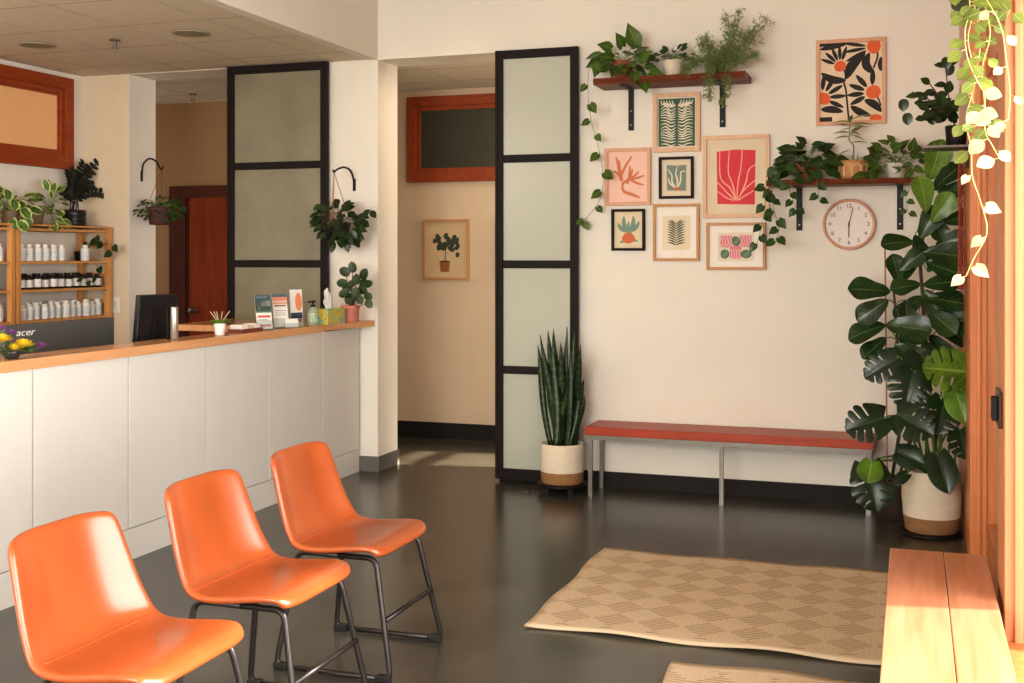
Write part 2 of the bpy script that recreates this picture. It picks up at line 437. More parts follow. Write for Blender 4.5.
d2 = struct('door_2', p, M_orange, bevel=.004)
MB().box(XR+.1, XR+.106, 4.4, 5.88, .25, 2.34).build('obscured_pane', M_obs, d2)  # translucency added to stop direct sun and pass a soft glow
for i, (y0, y1) in enumerate([(1.5, 1.7), (-.9, -.7), (-3.2, -3.0)]): post(4+i, y0, y1, XR, XR+.16, M_orange3)
f = MB(); f.box(XR, XR+.16, -3.0, 3.95, 2.34, 3.5).box(XR, XR+.16, -3.0, 3.95, 0, .3)
struct('wall_right', f, M_orange)
for i, (y0, y1) in enumerate([(1.7, 3.95), (-.7, 1.5), (-3.0, -.9)]):
    g = MB(); g.box(XR+.07, XR+.078, y0, y1, .3, 2.34); struct('window_%d' % (3+i), g, M_glass)
l = MB(); l.box(XR-.012, XR-.001, 4.02, 4.2, .95, 1.065); lp = l.build('latch_plate', mat('dark_bronze', (66,48,40), rough=.35, metal=.6), post3, bevel=.003)
l = MB(); l.box(XR-.03, XR-.0125, 4.06, 4.12, .97, 1.045); l.build('latch_lever', M_blk, lp, bevel=.003)
# light switch plate on the reception back wall
sw = thing('wall_outlet', 'white outlet plate on the beige wall beside the pine shelf', 'outlet', at(116, 305, WY))
c = at(116, 305, WY); l = MB(); l.box(c.x-.036, c.x+.036, WY-.007, WY-.001, c.z-.058, c.z+.058); l.build('cover_plate', M_white, sw, bevel=.002)
l = MB(); l.box(c.x-.016, c.x+.016, WY-.011, WY-.007, c.z-.034, c.z+.034); l.build('socket', M_cream, sw, bevel=.002)
# ceiling discs and sprinklers
for (x, y, lab) in ((-5.36, 6.17, 'round flush ceiling speaker above the pine shelf, left one'), (-4.18, 6.14, 'round flush ceiling speaker near the white beam, right one')):
    t = thing('ceiling_speaker', lab, 'ceiling speaker', (x, y, LC), 'round discs in the reception ceiling')
    MB().lathe((x, y, LC-.007), [(.115,.006),(.115,0),(.1,0),(.1,.004)], 32).build('rim', mat('disc_rim', (160,148,124), rough=.6), t, smooth=False)
    MB().lathe((x, y, LC-.006), [(.099,.001),(.099,.005)], 32).build('grille', mat('disc_grille', (140,128,104), rough=.8), t)
for (x, y, lab) in ((-4.77, 6.18, 'small metal fire sprinkler hanging from the reception ceiling'), (-5.74, 8.45, 'small metal fire sprinkler on the dark hallway ceiling')):
    t = thing('fire_sprinkler', lab, 'sprinkler', (x, y, LC), 'fire sprinklers')
    MB().lathe((x, y, LC-.01), [(.035,.01),(.03,.002),(.012,0)], 16).build('escutcheon', M_steel, t, smooth=True)
    s = MB(); s.tube([(x,y,LC-.01),(x,y,LC-.04)], .008, 8); s.bar((x-.012,y,LC-.03),(x-.012,y,LC-.055),.004,.004); s.bar((x+.012,y,LC-.03),(x+.012,y,LC-.055),.004,.004)
    s.build('nozzle', M_steel, t); MB().lathe((x, y, LC-.058), [(.022,0),(.022,.003)], 12).build('deflector', M_steel, t)

# ================================================================ SLIDING GLASS DOORS
def slider(name, lab, x0, x1, gm, y=WY-.03):
    z0 = .02; z1 = 2.865; W = .052
    t = thing(name, lab, 'sliding door', ((x0+x1)/2, y, 0), 'black-framed sliding glass doors')
    s = MB(); s.box(x0, x0+W, y-.035, y, z0, z1); s.box(x1-W, x1, y-.035, y, z0, z1); s.box(x0-.0, x0+.02, y-.042, y-.035, z0, z1)
    s.build('stile', M_blks, t, bevel=.003)
    zs = [z0, .745, 1.445, 2.145, z1]
    for i, z in enumerate(zs):
        r = MB(); a = z if i == 0 else (z-W*(1.1 if i == 4 else .5)); r.box(x0+W, x1-W, y-.033, y-.002, a, a+W*(1.35 if i == 0 else 1.1 if i==4 else 1))
        r.build('rail', M_blks, t, bevel=.003)
    for i in range(4):
        g = MB(); g.box(x0+W, x1-W, y-.018, y-.012, zs[i]+W*.5, zs[i+1]-W*.5); g.build('glass_panel', gm, t)
    return t
slider('sliding_door', 'black framed frosted sliding door panel beside the snake plant', -2.63, -2.062, M_frost)
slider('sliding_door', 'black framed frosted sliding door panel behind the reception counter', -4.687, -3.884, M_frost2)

# ================================================================ RECEPTION COUNTER
XF = -3.65
ct = thing('reception_counter', 'long white panelled reception counter with a light wood top', 'reception counter', (XF, 5, 0))
ys = [1.55, 2.215, 2.88, 3.545, 4.203, 4.862, 5.529, 6.193, 6.86, 7.37]
for a, b in zip(ys[:-1], ys[1:]):
    MB().box(XF-.03, XF, a-.03+.0045, b-(.03 if b < 7.3 else 0)-.0045, .158, 1.004).build('front_panel', M_panel, ct, bevel=.0015)
MB().box(XF-.03, XF-.001, 1.55, 7.37, 0, .154).build('plinth', M_panel, ct)
MB().box(XF-.1, XF-.031, 1.55, 7.37, 0, 1.0).build('carcass', flat('joint_shadow', (120,100,74), .9), ct)
MB().box(XF-.19, XF+.012, 1.5, 6.85, 1.005, 1.052).build('worktop', M_oak, ct, bevel=.002)
el = MB(); q = [(XF-.19,6.852),(XF+.014,6.852),(XF+.11,7.385),(XF-.19,7.385)]
for z in (1.012, 1.052): el.v += [Vector((x, y, z)) for x, y in q]
el.face([3,2,1,0]); el.face([4,5,6,7])
for i in range(4): el.face([i,(i+1)%4,4+(i+1)%4,4+i])
el.build('end_ledge', M_oak, ct, bevel=.002)
MB().box(-4.62, XF-.191, 6.55, 7.315, 1.01, 1.05).build('return_top', M_oak, ct, bevel=.002)
dk = thing('reception_desk', 'low desk surface behind the reception counter', 'desk', (-4.2, 4.6, 0))
MB().box(-4.6, XF-.12, 2.2, 6.1, .71, .74).build('desk_top', M_oak, dk, bevel=.002)
for y in (2.4, 5.9): MB().box(-4.55, -3.8, y, y+.04, 0, .71).build('side_panel', M_panel, dk)

# monitors
mt = thing('computer_monitor', 'wide dark grey monitor seen from behind, left end of the counter', 'monitor', (-4.2, 5.03, .74), 'monitors on the reception desk')
m = MB(); m.box(-4.23, -4.195, 4.6, 5.43, .84, 1.16); mh = m.build('housing', mat('monitor_grey', (74,74,72), rough=.5), mt, bevel=.006)
m = MB(); m.box(-4.235, -4.23, 4.61, 5.42, .85, 1.155); m.build('screen', mat('screen', (12,12,14), rough=.15), mt)
m = MB(); m.box(-4.19, -4.165, 4.99, 5.07, .76, 1.0); m.build('stand_neck', M_blk, mt, bevel=.004)
m = MB(); m.box(-4.3, -4.1, 4.88, 5.18, .741, .755); m.build('stand_base', M_blk, mt, bevel=.004)
Mt = Matrix(((0,0,1,-4.1945),(1,0,0,4.745),(0,1,0,1.118),(0,0,0,1)))
text_mesh('acer', .05, 'brand_lettering', flat('logo_white', (215,215,212)), mt, Mt @ Matrix(((1.5,.3,0,0),(0,1,0,0),(0,0,1,0),(0,0,0,1))))
m2 = thing('computer_monitor', 'smaller black monitor turned away behind the counter centre', 'monitor', (-4.02, 5.6, .74), 'monitors on the reception desk')
m = MB(); A = Matrix.Translation((-3.93, 5.46, 1.09)) @ Matrix.Rotation(math.radians(-22), 4, 'Z') @ Matrix.Rotation(math.radians(8), 4, 'Y')
m.box(-.02, .018, -.145, .10, -.13, .2, A); m.build('housing', mat('monitor_black', (22,21,22), rough=.35), m2, bevel=.008)
m = MB(); m.box(-.024, -.02, -.138, .093, -.12, .19, A); m.build('screen', MATS['screen'], m2)
m = MB(); m.box(.018, .035, -.05, .05, -.35, .05, A); m.build('stand_neck', M_blk, m2, bevel=.004)
m = MB(); m.box(-4.1, -3.86, 5.33, 5.6, .741, .755); m.build('stand_base', M_blk, m2, bevel=.004)
m = MB(); m.lathe((0,0,0), [(.024,0),(.024,.0015)], 24, M=Matrix.Translation((.019,.0,.09)).to_3x3()); 
lo = MB(); cc = A @ Vector((.0185, .06, .1)); lo.lathe(cc, [(.02,0),(.02,.002),(.014,.002),(.014,0)], 20, cap=(False,False), M=(A.to_3x3() @ Matrix.Rotation(math.pi/2, 3, 'Y')))
lo.build('round_emblem', flat('emblem_grey', (110,108,104)), m2)
c = Vector((-3.745, 5.345, 1.053))
sp_ = thing('desktop_speaker', 'slim brushed silver upright device standing on the counter beside black monitor', 'speaker', c)
MB().lathe(c, [(.018,0),(.021,.004),(.020,.17),(.018,.176)], 20).build('body', mat('brushed_silver', (176,170,160), rough=.3, metal=.7), sp_, smooth=True)
MB().lathe(c+Vector((0,0,.176)), [(.022,0),(.018,.006)], 20).build('cap', M_blk, sp_)
MB().box(c.x-.030, c.x-.0215, c.y-.026, c.y+.026, c.z+.001, c.z+.17).build('back_plate', M_blk, sp_)

# ================================================================ CHAIRS
def make_chair():
    r = thing('leather_chair', '', 'chair', (0,0,0), 'orange leather chairs in a row')
    prof = [(.188,.430),(.176,.450),(.14,.458),(.08,.452),(.01,.440),(-.06,.430),(-.125,.428),(-.178,.440),(-.215,.475),(-.24,.535),(-.262,.615),(-.283,.70),(-.30,.77)]
    hw = [.218, .230, .238, .243, .248, .253, .257, .258, .253, .243, .232, .221, .212]
    sh = MB(); NU = 12; b = 0
    def S(i, u):
        x, z = prof[i]; k = i/(len(prof)-1)
        a = abs(u)
        side = max(0, a-.35)/.65
        up = .010*side**2*min(1, i/4) if i < 7 else .010*side**2*max(0, 1-(i-6)/3)
        jn = math.exp(-((i-7)/2.2)**2)
        up += .014*jn*side**1.5
        fw = .055*side**1.7*max(0, min(1, (i-5)/3))*(1-.25*max(0,(i-9)/3))
        dz = 0 - (.012*a**6 if i == 12 else 0)
        dx = -.02*a**6 if i < 2 else 0
        return Vector((x+fw+dx, u*hw[i], z+up+dz))
    for i in range(len(prof)):
        for j in range(NU+1): sh.v.append(S(i, (-1+2*j/NU) if 0 < j < NU else (-1 if j == 0 else 1)))
    for i in range(len(prof)-1):
        for j in range(NU):
            a = i*(NU+1)+j; sh.face([a, a+1, a+NU+2, a+NU+1])
    shell = sh.build('seat_shell', M_leather, r, smooth=True, solid=.026, sub=2)
    sm = MB(); sm.tube([S(7, -1+2*j/NU)+Vector((.016,0,.012)) for j in range(1, NU)], .0022, 5); sm.build('seam', M_seam, shell, smooth=True)
    tr = .0105
    for s in (-1, 1):
        yt = .185*s; yb = .235*s
        def rc(p, q, w, n=5, k=.035):   # rounded corner
            p, q, w = Vector(p), Vector(q), Vector(w)
            return bez(q+(p-q).normalized()*k, q, q+(w-q).normalized()*k, n)
        ft = (.150, yt, .419); fb = (.232, yb, .012); rb = (-.225, yb, .012); rt = (-.165, yt, .419)
        front = [Vector((.0, yt, .419))]+rc((.0,yt,.419), ft, fb)+rc(ft, fb, rb)
        MB().tube(front+[Vector((.18,yb,.012))], tr, 8).build('leg', M_frame, r, smooth=True)
        rear = [Vector((.0, yt, .419))]+rc((0,yt,.419), rt, rb)+rc(rt, rb, fb)
        MB().tube(rear+[Vector((-.18,yb,.012))], tr, 8).build('leg', M_frame, r, smooth=True)
        MB().tube([(-.185,yb,.012),(.185,yb,.012)], tr, 8).build('floor_runner', M_frame, r, smooth=True)
        for x in (-.205, .205):
            MB().box(x-.026, x+.026, yb-.0145, yb+.0145, .001, .026).build('rubber_foot', M_rub, r, bevel=.004)
    MB().tube([(.200,-.208,.21),(.200,.208,.21)], tr*.9, 8).build('crossbar', M_frame, r, smooth=True)
    MB().tube([(0,-.185,.419),(0,.185,.419)], tr*.9, 8).build('seat_support', M_frame, r, smooth=True)
    return r
ch = make_chair()
ch['label'] = 'orange leather chair farthest back, whose curved black legs are fully visible'
ch.location = (-1.965, 3.98, 0)
dup(ch, (-1.965, 3.335, 0), 'middle orange leather chair between the other two')
dup(ch, (-1.945, 2.64, 0), 'nearest orange leather chair, legs cut off by photo bottom')

# ================================================================ BENCHES
def bench(name, lab, x0, x1, y0, y1, z1, th, wm, along, legs):
    t = thing(name, lab, 'bench', ((x0+x1)/2, (y0+y1)/2, 0))
    if along == 'x':
        MB().box(x0, x1, y0, y1, z1-th, z1).build('seat_plank', wm, t, bevel=.004)
    else:
        mx = (x0+x1)/2+.02
        MB().box(x0, mx-.001, y0, y1, z1-th, z1).build('seat_plank', wm, t, bevel=.003)
        MB().box(mx+.001, x1, y0, y1, z1-th, z1).build('seat_plank', wm, t, bevel=.003)
    f = MB(); zb = z1-th-.001; zr = zb-.028
    f.box(x0+.01, x1-.01, y0+.01, y0+.035, zr, zb); f.box(x0+.01, x1-.01, y1-.035, y1-.01, zr, zb)
    f.box(x0+.01, x0+.035, y0+.035, y1-.035, zr, zb); f.box(x1-.035, x1-.01, y0+.035, y1-.035, zr, zb)
    f.build('steel_rail', M_steel, t)
    for (lx, ly) in legs: MB().box(lx-.0125, lx+.0125, ly-.0125, ly+.0125, 0, zr).build('leg', M_steel, t)
    return t
bench('wooden_bench', 'long reddish wood bench with thin steel legs against the art wall', -1.935, -.215, 7.05, 7.375, .435, .052, M_redwood, 'x',
      [(-1.905, 7.073), (-1.905, 7.352), (-1.09, 7.073), (-.245, 7.073), (-.245, 7.352)])
bench('wooden_bench', 'orange plank bench in sunlight along the right window frame', -.08, .25, 2.2, 4.55, .42, .05, M_benchw, 'y',
      [(x, y) for x in (-.055, .225) for y in (2.23, 3.4, 4.52)])

# ================================================================ RUGS
def rug_mat(name, c1, c2):
    m, nt, b = base_mat(name); N = nt.nodes; L = nt.links
    tc = N.new('ShaderNodeTexCoord'); sp = N.new('ShaderNodeSeparateXYZ'); L.new(tc.outputs['Object'], sp.inputs[0])
    def mm(op, a, bb=None, c=None):
        n = N.new('ShaderNodeMath'); n.operation = op
        for i, v in enumerate((a, bb, c)):
            if v is None: continue
            if isinstance(v, (int, float)): n.inputs[i].default_value = v
            else: L.new(v, n.inputs[i])
        return n.outputs[0]
    X = sp.outputs['X']; Y = sp.outputs['Y']
    k = 1/.37
    a = mm('FRACT', mm('MULTIPLY', mm('ADD', X, Y), k)); c = mm('FRACT', mm('MULTIPLY', mm('SUBTRACT', X, Y), k))
    chk = mm('ABSOLUTE', mm('SUBTRACT', mm('LESS_THAN', a, .5), mm('LESS_THAN', c, .5)))     # diamonds
    s1 = mm('LESS_THAN', mm('FRACT', mm('MULTIPLY', Y, 46)), .42); s2 = mm('LESS_THAN', mm('FRACT', mm('MULTIPLY', X, 46)), .22)
    st = mm('ADD', mm('MULTIPLY', chk, s1), mm('MULTIPLY', mm('SUBTRACT', 1, chk), mm('MULTIPLY', s2, .15)))
    ed = mm('MULTIPLY', mm('LESS_THAN', mm('ABSOLUTE', X), .715), mm('LESS_THAN', mm('ABSOLUTE', Y), .59))
    fac = mm('MULTIPLY', mm('MULTIPLY', st, ed), .75)
    no = N.new('ShaderNodeTexNoise'); no.inputs['Scale'].default_value = 150; L.new(tc.outputs['Object'], no.inputs['Vector'])
    fac = mm('ADD', fac, mm('MULTIPLY', mm('SUBTRACT', no.outputs['Fac'], .5), .3))
    cr = N.new('ShaderNodeValToRGB'); cr.color_ramp.elements[0].color = rgb(*c1); cr.color_ramp.elements[1].color = rgb(*c2); L.new(fac, cr.inputs['Fac'])
    L.new(cr.outputs['Color'], b.inputs['Base Color']); b.inputs['Roughness'].default_value = .95; b.inputs['Specular IOR Level'].default_value = .1
    bp = N.new('ShaderNodeBump'); bp.inputs['Strength'].default_value = .35; bp.inputs['Distance'].default_value = .004; bp.invert = True
    L.new(fac, bp.inputs['Height']); L.new(bp.outputs['Normal'], b.inputs['Normal'])
    return m
M_rug = rug_mat('woven_rug', (202,180,150), (140,110,80))
def rug(lab, x0, x1, y0, y1):
    cx, cy = (x0+x1)/2, (y0+y1)/2; m = MB(); nx, ny = 44, 30
    for i in range(nx+1):
        for j in range(ny+1):
            x = x0+(x1-x0)*i/nx; y = y0+(y1-y0)*j/ny
            ex = min(i, nx-i)/nx; ey = min(j, ny-j)/ny; e = math.exp(-min(ex, ey)*14)
            z = .008+.006*e*(1+math.sin(x*11+y*3))*.5*1.6
            y2 = y+.008*math.sin(x*9)*math.exp(-ey*12); x2 = x+.008*math.sin(y*10)*math.exp(-ex*12)
            m.v.append(Vector((x2, y2, z)))
    for i in range(nx):
        for j in range(ny):
            a = i*(ny+1)+j; m.face([a, a+ny+1, a+ny+2, a+1])
    o = m.build('woven_rug', M_rug, origin=(cx, cy, 0), smooth=True, solid=.008)
    tag(o, lab, 'rug', 'tan diamond-pattern woven rugs'); return o
rug('large tan diamond pattern woven rug in the middle of the floor', -1.487, -.085, 4.48, 5.77)
rug('second tan diamond pattern rug cut off at the photo bottom', -.83, -.085, 2.96, 4.26)

# ================================================================ PINE SHELF UNIT
pu = thing('pine_shelf_unit', 'open pine shelf unit holding supplement bottles behind reception', 'shelf unit', (-5.84, 6.6, 0))
xs0, xs1 = -5.985, -5.70; yR = 7.345; zt = 1.705
posts = [yR-.03, 6.325, 6.37-.0]
for y in (7.33, 6.385, 6.33, 5.45):
    for x in (xs0+.02, xs1-.02): MB().box(x-.02, x+.02, y-.018, y+.018, 0, zt).build('post', M_pine, pu, bevel=.002)
for (a, b) in ((6.403, 7.312), (5.468, 6.312)):
    for z in (1.70-.018, 1.455, 1.26, 1.05, .75, .4):
        MB().box(xs0+.005, xs1-.005, a, b, z-.009, z+.009).build('shelf_board', M_pine, pu, bevel=.002)
MB().box(xs0, xs1, 5.43, 7.35, zt+.0005, zt+.014).build('top_board', M_pine, pu, bevel=.002)
for z in (1.58, 1.36, 1.16): MB().box(xs0+.045, xs1-.045, 7.33-.012, 7.33+.012, z-.014, z+.014).build('side_rung', M_pine, pu)
# bottles
def make_bottle(name, r, h, body, capm, labm, lab, group):
    t = thing(name, lab, 'bottle', (0,0,0), group)
    MB().lathe((0,0,0), [(r*.9,0),(r,.004),(r,h*.72),(r*.92,h*.78),(r*.62,h*.83),(r*.62,h*.86)], 14).build('bottle_body', body, t, smooth=True)
    MB().lathe((0,0,h*.84), [(r*.7,0),(r*.7,h*.15),(r*.6,h*.16)], 14).build('cap', capm, t)
    MB().lathe((0,0,h*.14), [(r*1.02,0),(r*1.02,h*.5)], 14, cap=(False,False)).build('paper_label', labm, t, smooth=True)
    return t
M_lab1 = mat('label_paper', (206,204,200), rough=.6, col2=(226,222,214), scale=60)
M_lab2 = mat('label_paper_white', (226,224,220), rough=.6, col2=(180,190,196), scale=70, stretch=(1,1,3))
M_amber = mat('amber_glass', (38,24,18), rough=.2)
bA = make_bottle('supplement_bottle', .031, .118, M_white, M_white, M_lab2, '', 'white bottles on the pine shelf')
bB = make_bottle('amber_bottle', .031, .108, M_amber, M_blk, M_lab1, '', 'dark bottles on the pine shelf')
first = {'A': True, 'B': True}
rowname = {1.455: 'top', 1.26: 'middle', 1.05: 'bottom'}
def place_b(k, y, x, z, sc):
    src = bA if k == 'A' else bB
    zn = rowname[z]
    lab = ('white supplement bottle in the row on the pine %s shelf' % zn) if k == 'A' else ('dark bottle with white label in the row on the pine middle shelf')
    g = ('white bottles on the %s pine shelf' % zn) if k == 'A' else 'dark bottles on the middle pine shelf'
    if first[k]: o = src; o.location = (x, y, z+.0095); first[k] = False
    else: o = dup(src, (x, y, z+.0095))
    o['label'] = lab; o['group'] = g; o.scale = (sc, sc, sc)
for px in (21, 29, 37.5, 45, 53, 61, 85): place_b('A', atX(px, 262, -5.77).y, -5.77, 1.455, 1.0)
for i in range(11): place_b('B', 6.42+.035+i*.079, -5.75-.006*(i % 2), 1.26, rnd(.92, 1.08))
for i in range(7): place_b('B', 6.50+i*.11, -5.86, 1.26, 1.0)
for i in range(12): place_b('A', 6.44+.03+i*.072, -5.75-.008*(i % 3), 1.05, rnd(.88, 1.05))
for i in range(6): place_b('A', 6.52+i*.12, -5.86, 1.05, 1.02)
for z, k in ((1.455,'A'), (1.05,'A')):
    for i in range(3): place_b(k, 6.27-.075*i, -5.77, z, 1)
# ================================================================ WALL SHELVES
def wshelf(lab, x0, x1, y0, z0, z1, bx):
    t = thing('wall_shelf', lab, 'shelf', ((x0+x1)/2, WY, z1))
    m = MB(); n = 16; b = 0
    for i in range(n+1):
        x = x0+(x1-x0)*i/n; yy = y0+.008*math.sin(i*1.9)+.004*math.sin(i*4.1)
        for (y, z) in ((yy+.012, z0), (yy, (z0+z1)/2), (yy+.008, z1), (WY-.001, z1), (WY-.001, z0)): m.v.append(Vector((x, y, z)))
    for i in range(n):
        for j in range(5): a = i*5+j; c = i*5+(j+1) % 5; m.face([a, c, c+5, a+5])
    m.face([0,1,2,3,4]); m.face([n*5+k for k in (4,3,2,1,0)]); m.build('board', M_shelf, t)
    for x in bx:
        br = MB(); br.box(x-.018, x+.018, WY-.008, WY-.001, z0-.265, z0-.001); br.box(x-.018, x+.018, y0+.05, WY-.008, z0-.008, z0-.001)
        k = br.build('bracket', M_blk, t, bevel=.001)
        s = MB(); s.lathe((x, WY-.009, z0-.14), [(.005,0),(.005,.003)], 8, M=Matrix.Rotation(math.pi/2,3,'X')); s.lathe((x, WY-.009, z0-.23), [(.005,0),(.005,.003)], 8, M=Matrix.Rotation(math.pi/2,3,'X')); s.build('screw', M_steel, k)
    return t
wshelf('upper dark wood wall shelf above the small art frames', -1.90, -.955, 7.11, 2.575, 2.615, (-1.72, -1.133))
wshelf('lower dark wood wall shelf above the round clock', -.835, .03, 7.13, 1.922, 1.955, (-.662, -.073))

# ================================================================ FRAMED ART
class Art:
    """flat cut-paper shapes stacked in front of a sheet; x right 0..1, y up 0..A (units of sheet width)"""
    def __init__(s, x0, x1, z0, z1, y): s.x0 = x0; s.z0 = z0; s.w = x1-x0; s.A = (z1-z0)/(x1-x0); s.y = y; s.mb = MB(); s.mats = []; s.k = 0
    def col(s, c):
        key = 'ink_%d_%d_%d' % c; m = flat(key, c, .8)
        if m not in s.mats: s.mats.append(m)
        s.mb.cur = s.mats.index(m); s.k += 1; s.c = c
    def poly(s, pts, cl=True):
        if cl: pts = [(min(1, max(0, x)), min(s.A, max(0, y))) for x, y in pts]
        b = len(s.mb.v); s.q = getattr(s, 'q', 0)+(0 if getattr(s, 'lock', 0) else 1); yy = s.y-.00002*s.q-.0001
        for x, y in pts: s.mb.v.append(Vector((s.x0+x*s.w, yy, s.z0+y*s.w)))
        s.mb.face(list(range(b, b+len(pts))))
    def rect(s, x0, x1, y0, y1): s.poly([(x0,y0),(x1,y0),(x1,y1),(x0,y1)])
    def stroke(s, pts, w, taper=0, n=24):
        P = []
        k = len(pts)
        V = [Vector(p) for p in pts]
        for i in range(k-1):
            p0 = V[max(i-1,0)]; p1 = V[i]; p2 = V[i+1]; p3 = V[min(i+2,k-1)]
            for q in range(6):
                t = q/6; P.append(.5*((2*p1)+(p2-p0)*t+(2*p0-5*p1+4*p2-p3)*t*t+(3*p1-p0-3*p2+p3)*t**3))
        P.append(V[-1]); n = len(P); Lq = []; R = []
        for i, p in enumerate(P):
            d = P[min(i+1,n-1)]-P[max(i-1,0)]
            if d.length < 1e-9: d = Vector((1,0))
            d.normalize(); o = Vector((-d.y, d.x)); t = i/(n-1)
            if isinstance(w, (list, tuple)): f = t*(len(w)-1); a = int(min(f, len(w)-2)); ww = w[a]+(w[a+1]-w[a])*(f-a)
            else: ww = w*(1-taper*t)
            Lq.append(p+o*ww/2); R.append(p-o*ww/2)
        s.lock = 0; s.q = getattr(s, 'q', 0)+1; s.lock = 1
        for i in range(n-1): s.poly([tuple(Lq[i]), tuple(Lq[i+1]), tuple(R[i+1]), tuple(R[i])])
        s.lock = 0
    def leafp(s, a, b, w, bend=0):
        a = Vector(a); b = Vector(b); m = (a+b)/2+Vector((-(b-a).y, (b-a).x))*bend
        s.stroke([tuple(a), tuple(m), tuple(b)], [w*.15, w*.75, w, w*.95, w*.6, w*.05])
    def ell(s, cx, cy, rx, ry, rot=0):
        s.poly([(cx+rx*math.cos(t)*math.cos(rot)-ry*math.sin(t)*math.sin(rot), cy+rx*math.cos(t)*math.sin(rot)+ry*math.sin(t)*math.cos(rot)) for t in [k*math.pi/10 for k in range(20)]])
def framed(lab, rect, fcol, ft, sheet_in, draw, sheet, board=None, y=None, group=None):
    y = WY if y is None else y
    a = at(rect[0], (rect[1]+rect[3])/2, y-.02); b = at(rect[2], (rect[1]+rect[3])/2, y-.02)
    xm = (rect[0]+rect[2])/2; z1 = at(xm, rect[1], y-.02).z; z0 = at(xm, rect[3], y-.02).z; x0, x1 = a.x, b.x
    t = thing('framed_print', lab, 'framed art', ((x0+x1)/2, y, (z0+z1)/2), group)
    f = MB(); M = Matrix.Translation((0, y-.001, 0)); casing(f, M, x0, x1, z0, z1, ft, .024); f.build('frame', fcol, t, bevel=.0015)
    ix0, ix1, iz0, iz1 = x0+ft, x1-ft, z0+ft, z1-ft
    bd = MB(); bd.box(ix0, ix1, y-.008, y-.002, iz0, iz1); bd.build('mount_board', flat('board_%d_%d_%d' % (board or sheet), board or sheet), t)
    sx, sz0, sz1 = sheet_in
    W = ix1-ix0; Hh = iz1-iz0
    A = Art(ix0+W*sx, ix1-W*sx, iz0+Hh*sz0, iz1-Hh*sz1, y-.0085)
    A.col(sheet); A.rect(0, 1, 0, A.A); draw(A)
    A.mb.build('print', A.mats, t)
    g = MB(); 
    return t
M_fr_light = wood('frame_light', (212,172,134), (224,186,150), 'z', rough=.5)
M_fr_pink = wood('frame_pinkish', (206,156,122), (216,168,136), 'z', rough=.5)
M_fr_oak = wood('frame_oak', (184,134,84), (196,148,98), 'z', rough=.5)
M_fr_blk = mat('frame_black', (32,18,16), rough=.6, spec=.2)
def d_fronds(A):
    c = (222,214,190); h = A.A
    A.col(c)
    for s in (-1, 1):
        for i in range(15):
            y = h*(.03+.058*i); cx = .5+s*.03
            up = .10*math.sin(i*.9)+.02
            A.stroke([(cx, y+.02), (.5+s*.16, y-.03+up*.3), (.5+s*.30, y+.03+.02*i/5), (.5+s*.44, y+.02+up*.5)], [.012,.036,.036,.03,.008])
        for i in range(5):
            x = .5+s*(.1+.075*i); A.stroke([(.5+s*.04*(i+1), h*.84), (x, h*.90), (x+s*.03, h*.97)], [.02,.04,.03,.01])
def d_hand(A):
    h = A.A; A.col((206,122,84))
    A.stroke([(.36,.25*h),(.37,.36*h),(.46,.42*h),(.52,.46*h)], [.05,.07,.07,.05])
    A.stroke([(.35,.3*h),(.42,.2*h),(.6,.15*h),(.8,.08*h)], [.05,.08,.08,.05])
    for e in ((.55,.72),(.62,.65),(.78,.6),(.92,.52),(.9,.33)):
        A.stroke([(.48,.36*h),(.52,.45*h),((.5+e[0])/2+.02,(.42+e[1])/2*h),(e[0],e[1]*h)], [.05,.075,.065,.06,.035])
    for e in ((.2,.9),(.6,.9),(.12,.62),(.28,.84)):
        A.stroke([(.36,.42*h),(.32,.5*h),((.3+e[0])/2,(.55+e[1])/2*h),(e[0],e[1]*h)], [.05,.08,.07,.06,.03])
def d_small(A):
    h = A.A; A.col((122,138,124)); A.poly([(.06,.05*h),(.95,.03*h),(.97,.96*h),(.5,.93*h),(.04,.97*h)])
    A.col((226,214,188))
    for p in ([(.5,.1*h),(.3,.35*h),(.28,.6*h),(.08,.82*h)], [(.52,.1*h),(.55,.4*h),(.47,.65*h),(.55,.9*h)], [(.55,.1*h),(.7,.4*h),(.72,.7*h),(.95,.72*h)], [(.5,.12*h),(.2,.3*h),(.12,.5*h)]):
        A.stroke(p, [.03,.08,.07,.06,.03])
    A.col((214,108,66)); A.ell(.53, .1*h, .13, .09)
def d_red(A):
    h = A.A; A.col((214,62,76)); A.poly([(.02,.02*h),(.98,0),(1,.98*h),(.5,h),(0,.97*h)])
    A.col((238,178,150))
    for p in ([(.5,.08*h),(.35,.3*h),(.1,.5*h),(.08,.98*h)], [(.5,.08*h),(.42,.35*h),(.3,.6*h),(.33,.99*h)], [(.52,.08*h),(.55,.4*h),(.62,.65*h),(.66,.99*h)],
              [(.54,.08*h),(.75,.4*h),(.82,.62*h),(.99,.72*h)], [(.45,.08*h),(.25,.13*h),(.03,.25*h)], [(.56,.08*h),(.72,.16*h),(.97,.26*h)], [(.5,.08*h),(.3,.2*h),(.12,.34*h),(.02,.42*h)], [(.55,.1*h),(.68,.25*h),(.85,.36*h),(.99,.44*h)]):
        A.stroke(p, [.025,.035,.03,.028,.022])
